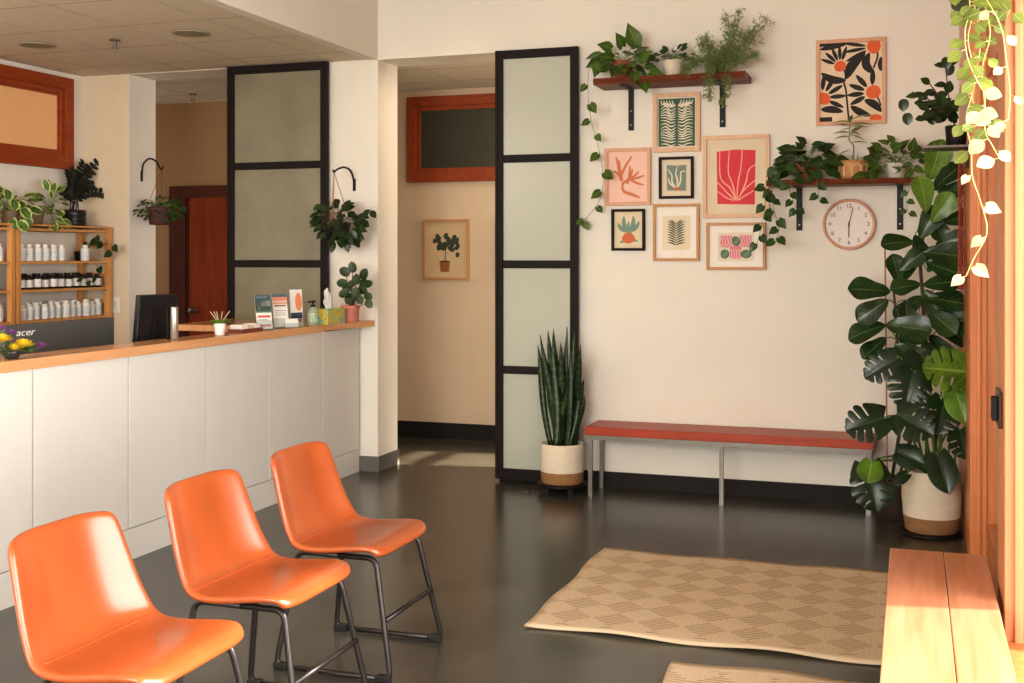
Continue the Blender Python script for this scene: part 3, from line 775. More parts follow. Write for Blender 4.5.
def d_pome(A):
    h = A.A; g = (120,146,130); A.col(g)
    A.leafp((.46,.4*h),(.3,.95*h),.2,.1); A.leafp((.54,.4*h),(.72,.96*h),.2,-.1)
    A.leafp((.4,.42*h),(.02,.72*h),.18,.1); A.leafp((.6,.42*h),(.98,.78*h),.18,-.1); A.leafp((.36,.4*h),(.1,.06*h),.16,.3); A.leafp((.62,.42*h),(.94,.1*h),.14,-.3)
    A.leafp((.5,.4*h),(.5,.78*h),.12)
    A.col((206,110,72)); A.ell(.5,.2*h,.29,.17*h); A.poly([(.44,.3*h),(.56,.3*h),(.6,.46*h),(.5,.4*h),(.4,.46*h)])
def d_fern(A):
    h = A.A; A.col((66,84,66))
    A.stroke([(.5,.02*h),(.49,.5*h),(.5,.98*h)], .02)
    for i in range(10):
        y = .04+.088*i
        for s in (-1, 1): A.leafp((.5,(y-.02)*h+.01), (.5+s*.48, (y+.10+.016*i)*h), .08, s*.06)
def d_pink(A):
    h = A.A; A.col((222,128,140)); A.rect(0,.38,.5*h,h); A.rect(.62,1,.5*h,h); A.rect(.3,.68,0,.55*h); A.ell(.2,.72*h,.2,.25*h)
    A.col((232,212,196))
    for k in range(5):
        A.stroke([(.02+.09*k,.52*h),(.08+.09*k,.7*h),(.02+.09*k,.98*h)], .02); A.stroke([(.62+.09*k,.52*h),(.68+.09*k,.7*h),(.64+.09*k,.98*h)], .02); A.stroke([(.33+.08*k,0),(.37+.08*k,.2*h),(.33+.08*k,.42*h)], .02)
    A.col((96,120,96)); A.ell(.14,.2*h,.15,.2*h); A.ell(.83,.2*h,.18,.19*h); A.ell(.5,.75*h,.14,.22*h,.4)
    A.col((150,168,140))
    for cx, cy in ((.14,.2),(.83,.2),(.5,.75)):
        A.stroke([(cx-.08,(cy-.1)*h),(cx,cy*h),(cx+.06,(cy+.12)*h)], .018); A.stroke([(cx-.01,(cy-.13)*h),(cx+.05,cy*h),(cx+.09,(cy+.06)*h)], .014)
def d_big(A):
    h = A.A; K = (40,34,30); O = (222,102,56)
    def fl(cx, cy, dirs, r0, r1, w):
        A.col(K)
        for a in dirs:
            t = math.radians(a); A.leafp((cx+r0*math.cos(t), cy+r0*math.sin(t)), (cx+r1*math.cos(t), cy+r1*math.sin(t)), w)
    A.col(K)
    A.stroke([(.47,0),(.44,.25*h),(.42,.4*h),(.38,.52*h)], .03)
    A.stroke([(.40,.52*h),(.42,.6*h),(.36,.68*h)], .025)
    A.leafp((.42,.52*h),(.02,.63*h),.13,.12); A.leafp((.42,.54*h),(.74,.86*h),.17,.1); A.leafp((.85,.6*h),(.80,.86*h),.14,.25); A.leafp((.98,.62*h),(.98,.8*h),.1,0)
    A.stroke([(.86,.66*h),(.92,.78*h),(.93,.9*h)], .03); A.leafp((.72,.26*h),(.99,.1*h),.13,.1); A.stroke([(.9,.34*h),(.95,.25*h),(.98,.18*h)], .025)
    A.leafp((.02,.16*h),(.38,.12*h),.12,.06); A.leafp((.5,.19*h),(.82,.06*h),.12,-.06); A.rect(0,.2,0,.06*h); A.rect(0,.4,.965*h,h); A.leafp((.0,.93*h),(.46,.99*h),.09,0)
    fl(.33, .71*h, (158,136,114,92,72), .10, .34, .062)
    fl(.03, .31*h, (84,58,30,3,-26), .13, .40, .075)
    fl(.84, .35*h, (208,184,158,130,88), .13, .40, .085)
    fl(.86, .93*h, (170,188,207), .12, .5, .06)
    A.col(O)
    A.ell(.33,.705*h,.1,.09,.4); A.ell(.06,.30*h,.12,.10,-.5); A.ell(.86,.36*h,.12,.11,.4); A.ell(.87,.94*h,.11,.13*1); A.ell(.9,.03*h,.1,.06)
def d_tree(A):
    h = A.A; A.col((52,62,44)); random.seed(3)
    for a in range(46):
        x = .48+random.gauss(0,.14); y = .62+random.gauss(0,.11)
        if .15 < x < .88 and .4 < y < .86: A.ell(x, y*h, .06, .05, random.random()*3)
    A.col((70,56,40)); A.stroke([(.47,.28*h),(.48,.45*h),(.5,.6*h)], .02)
    A.col((150,88,44)); A.poly([(.36,.10*h),(.56,.10*h),(.59,.29*h),(.33,.29*h)])
    A.col((90,46,24)); A.ell(.46,.29*h,.12,.02)
framed('framed green print of pale curling fronds under the upper shelf', (653,92.6,700,151.7), M_fr_light, .026, (.03,.03,.03), d_fronds, (70,96,76), (222,212,190))
framed('framed pink print with terracotta hand-like seaweed shapes', (604.6,148,650.6,205.3), M_fr_pink, .022, (.0,.0,.0), d_hand, (234,194,176))
framed('small black-framed grey green print with cream plant and orange blob', (658.8,156.7,693.4,198.6), M_fr_blk, .017, (.14,.12,.12), d_small, (214,202,176), (224,208,180))
framed('large light-framed bright red print with pale branching stems', (702.7,135,769.5,217.6), M_fr_light, .024, (.17,.12,.14), d_red, (222,204,174), (220,204,176))
framed('small black-framed print of pomegranate with grey green leaves', (611.4,209,644.8,250.7), M_fr_blk, .017, (.1,.1,.08), d_pome, (222,206,172), (222,206,172))
t_ = framed('oak-framed white-mounted print of single dark green fern', (653,203.9,699.2,261), M_fr_oak, .018, (.16,.16,.17), lambda A: None, (226,212,182), (236,230,218))
def inner(t_, rect, ft, sh, draw, nm):
    xm = (rect[0]+rect[2])/2; y = WY
    x0 = at(rect[0], 200, y-.02).x+ft; x1 = at(rect[2], 200, y-.02).x-ft; z1 = at(xm, rect[1], y-.02).z-ft; z0 = at(xm, rect[3], y-.02).z+ft
    W = x1-x0; H = z1-z0; A = Art(x0+W*sh[0], x1-W*sh[0], z0+H*sh[1], z1-H*sh[2], y-.0095); A.k = 2; draw(A); A.mb.build(nm, A.mats, t_)
inner(t_, (653,203.9,699.2,261), .018, (.27,.24,.26), d_fern, 'print')
t_ = framed('oak-framed landscape print with pink and green leaf shapes, lowest right', (706.3,222.6,765.7,269.8), M_fr_oak, .018, (.16,.14,.17), lambda A: None, (226,212,190), (238,232,220))
inner(t_, (706.3,222.6,765.7,269.8), .018, (.21,.2,.24), d_pink, 'print')
framed('large print of black flowers with orange centres, top right wall', (816,38.5,886,124.5), M_fr_pink, .022, (.0,.0,.0), d_big, (224,202,172))
framed('framed print of a potted tree on the hallway wall', (423,219.5,469,280), M_fr_oak, .02, (.0,.0,.0), d_tree, (206,178,138), y=8.92)
random.seed(11)
framed('second hallway print mostly hidden behind the black sliding door', (495.4,218,545,281), M_fr_oak, .02, (.0,.0,.0), d_tree, (206,178,138), y=8.92)
random.seed(21)
# ================================================================ CLOCK
cc = at(849, 224.3, WY-.02); R = .155
ck = thing('wall_clock', 'round wooden-rimmed wall clock with pale face under the lower shelf', 'clock', (cc.x, WY, cc.z))
RX = Matrix.Rotation(math.pi/2, 3, 'X')
MB().lathe((cc.x, WY-.001, cc.z), [(R,0),(R,.03),(R-.006,.036),(R-.014,.034),(R-.018,.02)], 48, cap=(True,False), M=RX).build('rim', M_fr_pink, ck, smooth=False)
MB().lathe((cc.x, WY-.012, cc.z), [(R-.012,0),(R-.012,.006)], 48, M=RX).build('dial', mat('clock_face', (226,214,204), rough=.5, var=.01), ck)
M_ink = flat('clock_ink', (70,60,54))
for k in range(1, 13):
    a = math.radians(90-30*k); p = Vector((cc.x+.112*math.cos(a), WY-.0195, cc.z+.112*math.sin(a)))
    text_mesh(str(k), .034, 'numeral', M_ink, ck, Matrix.Translation(p) @ Matrix.Rotation(math.pi/2, 4, 'X'))
def hand(nm, deg, L, w, yy):
    a = math.radians(90-deg); d = Vector((math.cos(a), 0, math.sin(a))); o = Vector((cc.x, yy, cc.z))
    MB().bar(o-d*.02, o+d*L, w, .0015, up=Vector((0,1,0))).build(nm, M_ink, ck)
hand('hour_hand', 181, .078, .006, WY-.022); hand('minute_hand', 13, .105, .004, WY-.025)
MB().lathe((cc.x, WY-.026, cc.z), [(.006,0),(.006,.003)], 12, M=RX).build('centre_cap', M_ink, ck)

# ================================================================ LEAF MATERIALS
L_poth = leafmat('pothos_leaf', (64,92,28), (124,144,60), rough=.35, trans=.15)
L_pothd = leafmat('pothos_dark', (36,62,20), (70,98,38), rough=.35, trans=.12)
L_rub = leafmat('rubber_leaf', (34,50,22), (58,76,36), rough=.3)
L_dark = leafmat('zz_leaf', (22,24,20), (32,34,28), rough=.3)
L_fid = leafmat('fiddle_leaf', (30,54,22), (80,104,54), rough=.28, trans=.08)
L_fidl = leafmat('fiddle_leaf_young', (88,122,44), (140,160,86), rough=.3, trans=.2)
L_mon = leafmat('monstera_leaf', (22,42,18), (48,70,34), rough=.3, trans=.08)
L_monl = leafmat('monstera_leaf_bright', (92,128,38), (140,166,70), rough=.3, trans=.25)
L_var = leafmat('variegated_leaf', (60,92,40), (110,134,70), edge=(186,190,112), rough=.4)
L_varw = leafmat('variegated_ivy', (78,104,56), (150,160,110), edge=(206,206,164), rough=.45)
L_snake = leafmat('snake_leaf', (26,46,18), (34,56,24), band=(52,74,36), rough=.35)
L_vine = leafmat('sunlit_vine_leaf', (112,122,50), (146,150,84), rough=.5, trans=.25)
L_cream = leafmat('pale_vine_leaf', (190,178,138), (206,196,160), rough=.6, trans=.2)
L_fern = mat('asparagus_fern', (124,142,86), rough=.6)
L_red = mat('red_croton', (110,34,26), rough=.5)
def pot(t, c, prof, m, soil_r, soil_z, nm='pot', n=28):
    p = MB().lathe(c, prof, n, cap=(True, False)).build(nm, m, t, smooth=True)
    MB().lathe(Vector(c)+Vector((0,0,soil_z)), [(soil_r,0),(soil_r*.5,.004)], 20).build('soil', M_soil, t)
    return p
def potprof(r0, r1, h, th=.006): return [(r0*.92,0),(r0,.004),(r1,h-.004),(r1-th*.3,h),(r1-th,h),(r1-th*1.2,h*.75)]

# ---- upper shelf plants
SZ = 2.616
c = at(623, 79, 7.24); c.z = SZ
t = thing('pothos_plant', 'pothos in terracotta pot on the upper shelf, trailing one long vine', 'plant', c)
pot(t, c, potprof(.052,.07,.115), M_terra, .062, .095)
lm, sm = MB(), MB(); b = c+Vector((0,0,.1))
cluster(lm, sm, b, 34, .19, .10, .14, (.06,.105), 'heart', W=.85, ymax=7.38, zmin=-.35, droop=.35)
for q, d, L in (((636,45),(-.3,-.3,1),.15), ((641,60),(.5,-.4,.3),.11), ((613,58),(-.7,-.4,.1),.11), ((643,78),(.3,-.7,-.7),.14), ((622,68),(-.3,-.8,-.4),.11), ((636,72),(.1,-.8,-.6),.12), ((600,62),(-.3,-.3,-.9),.11), ((650,72),(.8,-.3,-.2),.1)):
    p = at(q[0], q[1], 7.16); sm.tube(bez(b, (b+p)/2+Vector((0,0,.05)), p, 6), .002, 5); leaf(lm, p, d, (.2,-1,.4), L, L*.72, 'heart', curl=.15)
VP = [b, at(602,68,7.12), at(590,66,7.08), at(588,95,7.09), at(591,120,7.22), at(597,142,7.30), at(602,165,7.34), at(603,185,7.34), at(598,203,7.33), at(583,222,7.33)]
vm = MB(); vine(lm, vm, VP, (.055,.085), 'heart', step=.105, side=1)
vm.build('trailing_stem', M_stem, t, smooth=True); sm.build('stems', M_stem, t); lm.build('foliage', L_poth, t, smooth=True)
c = at(673, 80, 7.24); c.z = SZ
t = thing('potted_plant', 'small leafy plant in a cream pot, middle of the upper shelf', 'plant', c)
pot(t, c, potprof(.05,.068,.105), M_cream, .06, .09)
lm, sm = MB(), MB(); cluster(lm, sm, c+Vector((0,0,.09)), 44, .13, .1, .10, (.035,.06), 'ovate', W=.6, ymax=7.38, zmin=.1, droop=.1)
sm.build('stems', M_stem, t); lm.build('foliage', L_pothd, t, smooth=True)
# asparagus fern
c = at(716, 79, 7.23); c.z = SZ
t = thing('asparagus_fern', 'feathery asparagus fern at the right end of the upper shelf', 'plant', c)
pot(t, c, potprof(.05,.065,.10), mat('fern_pot', (84,92,60), rough=.6), .058, .085)
fm, sm = MB(), MB()
def plume(pts, spread, dens):
    q = bez(*pts, 14); sm.tube(q, .0015, 4)
    for i in range(3, len(q)):
        for k in range(dens):
            d = Vector((rnd(-1,1), rnd(-1,.7), rnd(-.7,1))).normalized(); L = spread*rnd(.4,1)
            a = q[i]; e = a+d*L
            if e.y > 7.38: e.y = 7.38
            sm.tube([a, e], .0006, 3, cap=False)
            for j in range(6):
                p = a+(e-a)*rnd(.25,1)+Vector((rnd(-1,1), rnd(-1,1), rnd(-1,1)))*.010
                if p.y > 7.385: p.y = 7.385
                dd = Vector((rnd(-1,1), rnd(-1,1), rnd(-1,1))).normalized()*.011; o = dd.orthogonal().normalized()*.0028
                bb = len(fm.v); fm.v += [p-dd, p+o, p+dd, p-o]; fm.face([bb,bb+1,bb+2,bb+3])
b = c+Vector((0,0,.09))
plume((b, at(735,50,7.2), at(728,18,7.18)), .085, 8); plume((b, at(742,70,7.18), at(762,20,7.15)), .085, 9); plume((b, at(745,48,7.22), at(750,32,7.2)), .08, 7)
plume((b, at(700,45,7.18), at(706,42,7.16)), .08, 7); plume((b, at(745,60,7.16), at(756,55,7.12)), .06, 6); plume((b, at(690,58,7.12), at(686,70,7.10)), .075, 9); plume((b, at(722,48,7.12), at(728,66,7.1)), .08, 10)
plume((b, at(712,55,7.10), at(710,72,7.08)), .07, 10); plume((b, at(735,80,7.06), at(722,105,7.07)), .055, 5); plume((b, at(710,80,7.05), at(708,100,7.07)), .055, 5); plume((b, at(738,48,7.2), at(738,12,7.16)), .07, 6)
sm.build('stems', M_stem, t); fm.build('foliage', L_fern, t)
# ---- lower shelf plants
SZ = 1.956
c = at(806, 182, 7.25); c.z = SZ
t = thing('pothos_plant', 'dark green pothos on the left end of the lower shelf', 'plant', c)
pot(t, c, potprof(.055,.072,.10), M_terra, .064, .085)
lm, sm = MB(), MB(); b = c+Vector((0,0,.09))
cluster(lm, sm, b, 62, .2, .11, .135, (.06,.095), 'heart', W=.8, ymax=7.38, zmin=-.5, droop=.35)
for pts in ([b, at(776,168,7.12), at(766,186,7.08), at(765,205,7.1), at(762,225,7.12), at(757,243,7.13)], [b, at(780,172,7.1), at(772,190,7.07), at(774,210,7.1), at(779,228,7.12), at(776,240,7.12)], [b, at(790,184,7.06), at(793,200,7.09), at(797,209,7.1)], [b, at(815,176,7.08), at(818,188,7.06), at(819,199,7.07)]):
    vine(lm, sm, pts, (.05,.075), 'heart', step=.05)
sm.build('stems', M_stem, t); lm.build('foliage', L_pothd, t, smooth=True)
c = at(853, 181, 7.25); c.z = SZ
t = thing('corn_plant', 'tall thin-stemmed plant in a patterned tan pot on lower shelf', 'plant', c)
M_tan = mat('tan_pot', (184,134,84), rough=.7)
pot(t, c, [(.075,0),(.082,.004),(.082,.105),(.08,.11),(.074,.11),(.074,.09)], M_tan, .074, .095)
pm = MB()
for k in range(10):
    a0 = 2*math.pi*k/10
    for rr in (.030, .024): pm.tube([c+Vector(((.0835)*math.cos(a0+s*rr/.0835), .0835*math.sin(a0+s*rr/.0835), z)) for s, z in [(-1,.015),(-1,.06)]+[(math.cos(x), .06+rr*math.sin(x)) for x in [math.pi-math.pi*i/8 for i in range(1, 8)]]+[(1,.06),(1,.015)]], .0018, 4)
pm.build('arch_pattern', mat('tan_pot_pattern', (222,186,136), rough=.7), t)
lm, sm = MB(), MB(); top = at(850, 124, 7.22)
st = [c+Vector((0,0,.09)), c+Vector((.005,0,.2)), at(849,140,7.22), top]; sm.tube(st, [.005,.0045,.004,.003], 6)
for i in range(13):
    a = i*2.4; d = Vector((math.cos(a)*1.0, -.3+.5*math.sin(a), rnd(-.1,.6))); leaf(lm, top+Vector((0,0,-.008*i+.02)), d, (.0,-.6,1), rnd(.09,.14), .024, 'lance', curl=.35)
for q, d in (((850,150),(-1,-.2,-.2)), ((851,143),(1,-.3,.3)), ((850,135),(1,-.2,-.1))): leaf(lm, at(q[0],q[1],7.22), d, (0,-.6,1), .1, .018, 'lance', curl=.4)
p = at(857,166,7.22); sm.tube([c+Vector((.02,0,.09)), p+Vector((0,0,0))], .002, 5)
for d in ((-.5,-.2,1),(.6,-.2,.9),(.1,-.3,1),(1,-.2,.2)): leaf(lm, p, d, (0,-1,.2), .075, .016, 'lance')
sm.build('stem', mat('pale_stem', (134,126,80), rough=.6), t, smooth=True); lm.build('foliage', leafmat('corn_leaf', (122,130,72), (150,156,96), rough=.5), t, smooth=True)
c = at(896, 181, 7.25); c.z = SZ
t = thing('pothos_plant', 'variegated pothos on the right end of the lower shelf', 'plant', c)
pot(t, c, potprof(.048,.062,.09), mat('pale_pot', (206,202,190), rough=.5), .056, .075)
lm, sm = MB(), MB(); b = c+Vector((0,0,.08))
cluster(lm, sm, b, 42, .17, .11, .15, (.05,.08), 'heart', W=.7, ymax=7.38, zmin=-.3, droop=.2)
for q, d, L in (((874,155),(-.2,-.5,.3),.085), ((865,176),(-.8,-.5,-.1),.09), ((870,172),(.2,-.8,-.6),.08), ((893,150),(.5,-.5,.3),.09), ((912,150),(.2,-.4,.9),.08), ((878,165),(-.3,-.5,-.4),.07)):
    p = at(q[0], q[1], 7.17); sm.tube(bez(b, (b+p)/2+Vector((0,0,.04)), p, 6), .002, 5); leaf(lm, p, d, (.2,-1,.4), L, L*.75, 'heart', curl=.1)
vine(lm, sm, [b, at(912,172,7.1), at(910,186,7.07), at(906,200,7.1), at(908,212,7.12)], (.04,.06), 'heart', step=.05)
sm.build('stems', M_stem, t); lm.build('foliage', L_poth, t, smooth=True)

# ---- snake plant
c = Vector((-2.112, 7.15, 0)); R1 = .138
t = thing('snake_plant', 'tall snake plant in cream and jute basket beside black sliding door', 'plant', c)
s = MB(); s.lathe(c+Vector((0,0,.042)), [(.155,0),(.16,.004),(.16,.016),(.15,.018)], 28)
for k in range(4): a = math.pi/4+k*math.pi/2; s.box(c.x+.11*math.cos(a)-.015, c.x+.11*math.cos(a)+.015, c.y+.11*math.sin(a)-.015, c.y+.11*math.sin(a)+.015, 0.001, .042)
s.build('plant_stand', M_blk, t)
z0 = .0605
MB().lathe(c+Vector((0,0,z0)), [(R1*.92,0),(R1*.97,.01),(R1,.075)], 32, cap=(True,False)).build('basket_base', M_jute, t, smooth=True)
MB().lathe(c+Vector((0,0,z0)), [(R1,.075),(R1*1.02,.16),(R1,.248),(R1*.985,.252),(R1*.95,.248),(R1*.94,.2)], 32, cap=(False,False)).build('basket', M_bask, t, smooth=True)
MB().lathe(c+Vector((0,0,z0+.215)), [(R1*.94,0),(R1*.4,.006)], 24).build('soil', M_soil, t)
lm = MB(); spec = [(541,335),(550,330),(556,328),(560,342),(567,327),(575,330),(580,345),(586,378),(545,350),(536,345),(571,352),(563,365),(553,360),(548,385),(578,360),(558,350),(583,395),(566,380)]
for i, (px, py) in enumerate(spec):
    tp = at(px, py, c.y+rnd(-.06,.06)); a = i*2.4; b = c+Vector((.075*math.cos(a)*(.4+.6*(i%3)/2), .07*math.sin(a), z0+.21))
    b.x = b.x*.4+(c.x+(tp.x-c.x)*.62)*.6
    d = (tp-b); L = d.length; rot = rnd(-.8,.8)
    P = PROF['sword']; nb = len(lm.v); side = Vector((math.cos(rot), math.sin(rot)*.6, 0)).normalized(); nn = d.normalized().cross(side)
    wv = rnd(-.02,.02); W = rnd(.042,.058); K = 14
    for k in range(K+1):
        v = k/K
        w = .75+.25*min(1, v/.45) if v < .45 else (1 if v < .6 else max(0, 1-((v-.6)/.4)**1.7))
        tw = .5*v*math.sin(i); sd = (side*math.cos(tw)+nn*math.sin(tw))
        for u in (-1, 0, 1): lm.v.append(b+d*v+side*wv*math.sin(v*5)+nn*(.008*abs(u)-.0)+sd*u*W/2*w)
    for k in range(K):
        for j in range(2):
            q = [nb+k*3+j, nb+k*3+j+1, nb+(k+1)*3+j+1, nb+(k+1)*3+j]; u0, u1 = (.1,.45) if j == 0 else (.55,.9)
            lm.face(q, [(u0,k/K),(u1,k/K),(u1,(k+1)/K),(u0,(k+1)/K)])
lm.build('foliage', L_snake, t, smooth=True, solid=.003)

# ---- monstera + fiddle leaf fig, same corner
c = Vector((.095, 6.72, 0)); R1 = .147
t = thing('monstera_plant', 'monstera with split leaves in a big cream and jute basket, right corner', 'plant', c)
s = MB(); s.lathe(c+Vector((0,0,.001)), [(.15,0),(.16,.004),(.16,.014),(.145,.016)], 28); s.build('plant_tray', M_blk, t)
MB().lathe(c+Vector((0,0,.0165)), [(R1*.86,0),(R1*.93,.01),(R1,.085)], 32, cap=(True,False)).build('basket_base', M_jute, t, smooth=True)
MB().lathe(c+Vector((0,0,.0165)), [(R1,.085),(R1*1.06,.2),(R1*1.0,.325),(R1*.985,.33),(R1*.95,.325),(R1*.94,.27)], 32, cap=(False,False)).build('basket', M_bask, t, smooth=True)
MB().lathe(c+Vector((0,0,.29)), [(R1*.95,0),(R1*.4,.006)], 24).build('soil', M_soil, t)
lm, ll, sm = MB(), MB(), MB(); b = c+Vector((0,0,.29))
def ml(px, py, d, L, Y, W=None, br=False, curl=.2, split=True, n=(.1,-1,.35), px0=0):
    W = (W or L*.95)*.9; L *= .9
    p = at(px, py, Y); 
    sm.tube(bez(b+Vector((rnd(-.05,.05), rnd(-.04,.04), 0)), Vector(((b.x+p.x)/2+rnd(-.02,.02), (b.y+p.y)/2, max(p.z, b.z)+.06)), p, 10), [.007]*4+[.006]*4+[.0045]*3, 6)
    monstera(ll if br else lm, p, d, n, L, (W or L*.95), curl=curl, splits=split)
ml(968,372,(-1,-.35,.12),.30,6.5,W=.27,br=True, curl=.12)
ml(914,372,(-.25,-.4,-1),.26,6.62,W=.26, curl=.3)
ml(897,358,(-.8,-.2,-.5),.26,6.66,W=.2)
ml(884,418,(-.85,-.3,-.25),.26,6.35,W=.24, curl=.25, n=(.25,-1,.5))
ml(897,414,(.75,-.4,-.35),.27,6.40,W=.23, n=(-.2,-1,.5))
ml(898,452,(.85,-.3,-.3),.18,6.45,W=.15,split=False)
ml(938,456,(.3,-.45,-1),.25,6.38,W=.17,split=False, curl=.15)
ml(868,466,(.25,-.5,-1),.30,6.3,W=.25, curl=.3)
ml(872,462,(-.1,-.5,-.5),.15,6.28,W=.15,br=True,split=False,curl=.3)
ml(907,474,(-.7,-.4,-.5),.12,6.45,W=.07,split=False)
ml(955,388,(.3,-.4,-1),.24,6.5,W=.17,br=True,split=False)
ml(945,400,(-.2,-.5,-.9),.24,6.56,W=.22)
ml(918,350,(.4,-.3,-.6),.24,6.7,W=.24)
ml(960,430,(.2,-.5,-.9),.2,6.55,W=.18)
for k in range(5): sm.tube(bez(b+Vector((-.04+.03*k,-.05,0)), b+Vector((-.02+.04*k,-.07,.14)), at(925+8*k, 420-14*(k%3), 6.55), 8), .0065, 6)
ar = MB()
for q in ((950,505,958,470),): ar.tube(bez(at(q[0],q[1]-10,6.5), at((q[0]+q[2])/2, q[3]+5, 6.5), at(q[2]+5,q[3]+14,6.52), 8), .003, 5)
ar.build('aerial_root', mat('aerial_root', (150,128,96), rough=.8), t)
sm.build('stems', mat('monstera_stem', (86,112,50), rough=.4), t, smooth=True); lm.build('foliage', L_mon, t, smooth=True); ll.build('young_foliage', L_monl, t, smooth=True)

c = Vector((-.10, 7.08, 0))
t = thing('fiddle_leaf_fig', 'tall fiddle leaf fig rising behind the monstera to the shelf', 'tree', c)
pot(t, c, potprof(.095,.12,.22), mat('dark_planter', (58,44,36), rough=.6), .11, .19)
sm = MB(); Y = 6.92
TR = [c+Vector((.02,0,.19)), at(921,400,Y), at(925,345,Y), at(923,300,Y), at(920,262,Y), at(925,220,Y), at(928,180,Y)]
sm.tube(TR, [.012,.011,.010,.010,.009,.007,.005], 8)
TL = [c+Vector((-.02,0,.19)), at(905,400,Y), at(897,340,Y), at(895,305,Y), at(893,280,Y)]; sm.tube(TL, [.010,.009,.008,.007,.005], 8)
sm.build('trunk', M_bark, t, smooth=True)
stk = MB(); stk.tube([c+Vector((-.04,.02,.19)), at(885,248,6.98)], .0045, 6); stk.build('support_stick', mat('bamboo_stick', (176,104,66), rough=.6), t)
lm, ly, pm = MB(), MB(), MB()
FL = [(929,180,70,37,1),(934,190,50,32,0),(938,192,5,24,0),(926,212,95,32,1),(932,222,55,30,1),(944,222,12,28,0),(920,238,60,32,0),(936,245,15,28,0),(914,242,180,29,0),(924,252,-5,36,0),(920,258,215,28,0),
      (926,262,-20,28,0),(923,285,10,32,0),(942,285,10,24,0),(925,298,-5,34,0),(920,284,190,26,0),(899,283,100,26,0),(890,292,172,36,0),(922,296,225,32,0),(930,325,12,42,0),(888,300,215,32,0),(886,325,195,34,0),
      (886,325,-5,38,0),(886,338,220,28,0),(928,272,60,22,0),(925,290,-60,30,0),(928,310,-40,32,0),(905,300,-80,30,0),(900,270,40,26,0),(895,345,-30,34,0),(900,320,-40,28,0),(930,335,-50,30,0),(938,330,-15,30,0),(915,235,-70,26,0),(930,215,-60,26,0),(916,320,-110,26,0)]
for i, (px, py, ang, Lp, yg) in enumerate(FL):
    yy = 6.78+rnd(-.09,.09); p = at(px, py, yy); a = math.radians(ang); L = Lp*6.45/1170*1.15
    d = Vector((math.cos(a), rnd(-.5,-.1), math.sin(a)))
    near = min(TR+TL, key=lambda q: (q-p).length); pm.tube([near, (near+p)/2+Vector((0,0,.01)), p], .003, 5)
    leaf(ly if yg else lm, p, d, (rnd(-.45,.45), -1, rnd(.1,.8)), L, L*.68, 'fiddle', fold=.22, curl=rnd(.05,.25), wave=.05)
pm.build('leaf_stalks', M_stem, t); lm.build('foliage', L_fid, t, smooth=True, sub=1); ly.build('young_foliage', L_fidl, t, smooth=True, sub=1)

# ---- small metal shelf in the corner with a dark plant on it
sz = 2.03
ms_ = thing('metal_shelf', 'slim dark metal shelf fixed at the right window frame', 'shelf', (.16, 6.12, sz))
MB().box(.04, .256, 6.02, 6.24, sz-.006, sz+.006).build('shelf_plate', mat('shelf_metal', (92,78,70), rough=.35, metal=.5), ms_, bevel=.001)
MB().box(.245, .257, 6.1, 6.16, sz-.1, sz-.007).build('bracket', M_blk, ms_)
c = Vector((.20, 6.12, sz+.0065))
t = thing('rubber_plant', 'small dark round-leaved plant on the metal shelf', 'plant', c)
pot(t, c, potprof(.045,.052,.10), M_blk, .047, .085)
lm, sm = MB(), MB()
tops = [at(946,66,6.1), at(930,84,6.08), at(912,92,6.06), at(918,104,6.02), at(950,100,6.05), at(935,112,6.0), at(925,118,6.0)]
for q in tops:
    pts = bez(c+Vector((0,0,.09)), c+Vector((-.04,-.02,.2)), q, 8); sm.tube(pts, .003, 5)
    for k in range(3, 9):
        for sd in (-1, 1):
            if random.random() < .72: leaf(lm, pts[k], (sd*rnd(.3,1)-.3, rnd(-.6,0), rnd(-.5,.6)), (0,-1,.5), rnd(.05,.075), rnd(.032,.05), 'ovate', curl=.2)
for q in ((904,104),(907,118),(930,118),(946,62)): leaf(lm, at(q[0],q[1]-5,6.05), (rnd(-.3,.3),-.2,-1), (0,-1,.2), .062, .05, 'round')
sm.build('stems', M_bark, t); lm.build('foliage', L_rub, t, smooth=True)
# red beaded strand
t = thing('red_bead_strand', 'strands of small dark red beads hanging beside the window frame', 'hanging decoration', (.235, 6.39, 2.04))
m = MB(); random.seed(5)
for k in range(3):
    x = .222+.012*k; y = 6.38+.03*(k % 2)
    for i in range(74): m.ball((x+rnd(-.002,.002), y, 2.03-i*.0095), .0058, 4)
m.build('beads', mat('red_beads', (156,62,46), rough=.4), t, smooth=True)
m = MB(); m.tube([(.215,6.395,2.04),(.257,6.395,2.04)], .004, 6); m.build('peg', M_blk, t)

# ---- sunlit trailing vine, upper right
c = Vector((.165, 3.62, 2.215))
t = thing('trailing_vine_plant', 'sunlit pale green trailing vine hanging at the upper right', 'plant', c)
pot(t, c, potprof(.06,.08,.13), mat('hanging_pot', (60,66,40), rough=.6), .08, .11)
h = MB()
for k in range(3): a = k*2.094; h.tube([c+Vector((.078*math.cos(a), .078*math.sin(a), .128)), (.165,3.62,2.95)], .0015, 4)
h.tube([(.165,3.62,2.95),(.165,3.62,3.5)], .002, 4); h.build('hanging_wire', M_steel, t)
lm, lc, sm = MB(), MB(), MB(); b = c+Vector((0,0,.12))
cluster(lm, sm, b, 60, .10, .15, .13, (.035,.055), 'ovate', W=.75, zmin=-1, droop=.5)
def V(*pp, y=3.55): return [b, c+Vector((rnd(-.08,.08), -.08, .11))]+[at(px, py, y+rnd(-.03,.03)) for px, py in pp]
vine(lm, sm, V((975,5),(968,40),(975,80),(966,118),(972,150)), (.032,.05), 'ovate', step=.035)
vine(lm, sm, V((985,5),(990,35),(982,70),(985,105),(990,128)), (.032,.05), 'ovate', step=.035)
vine(lm, sm, V((978,10),(980,50),(972,90),(978,125)), (.03,.048), 'ovate', step=.04)
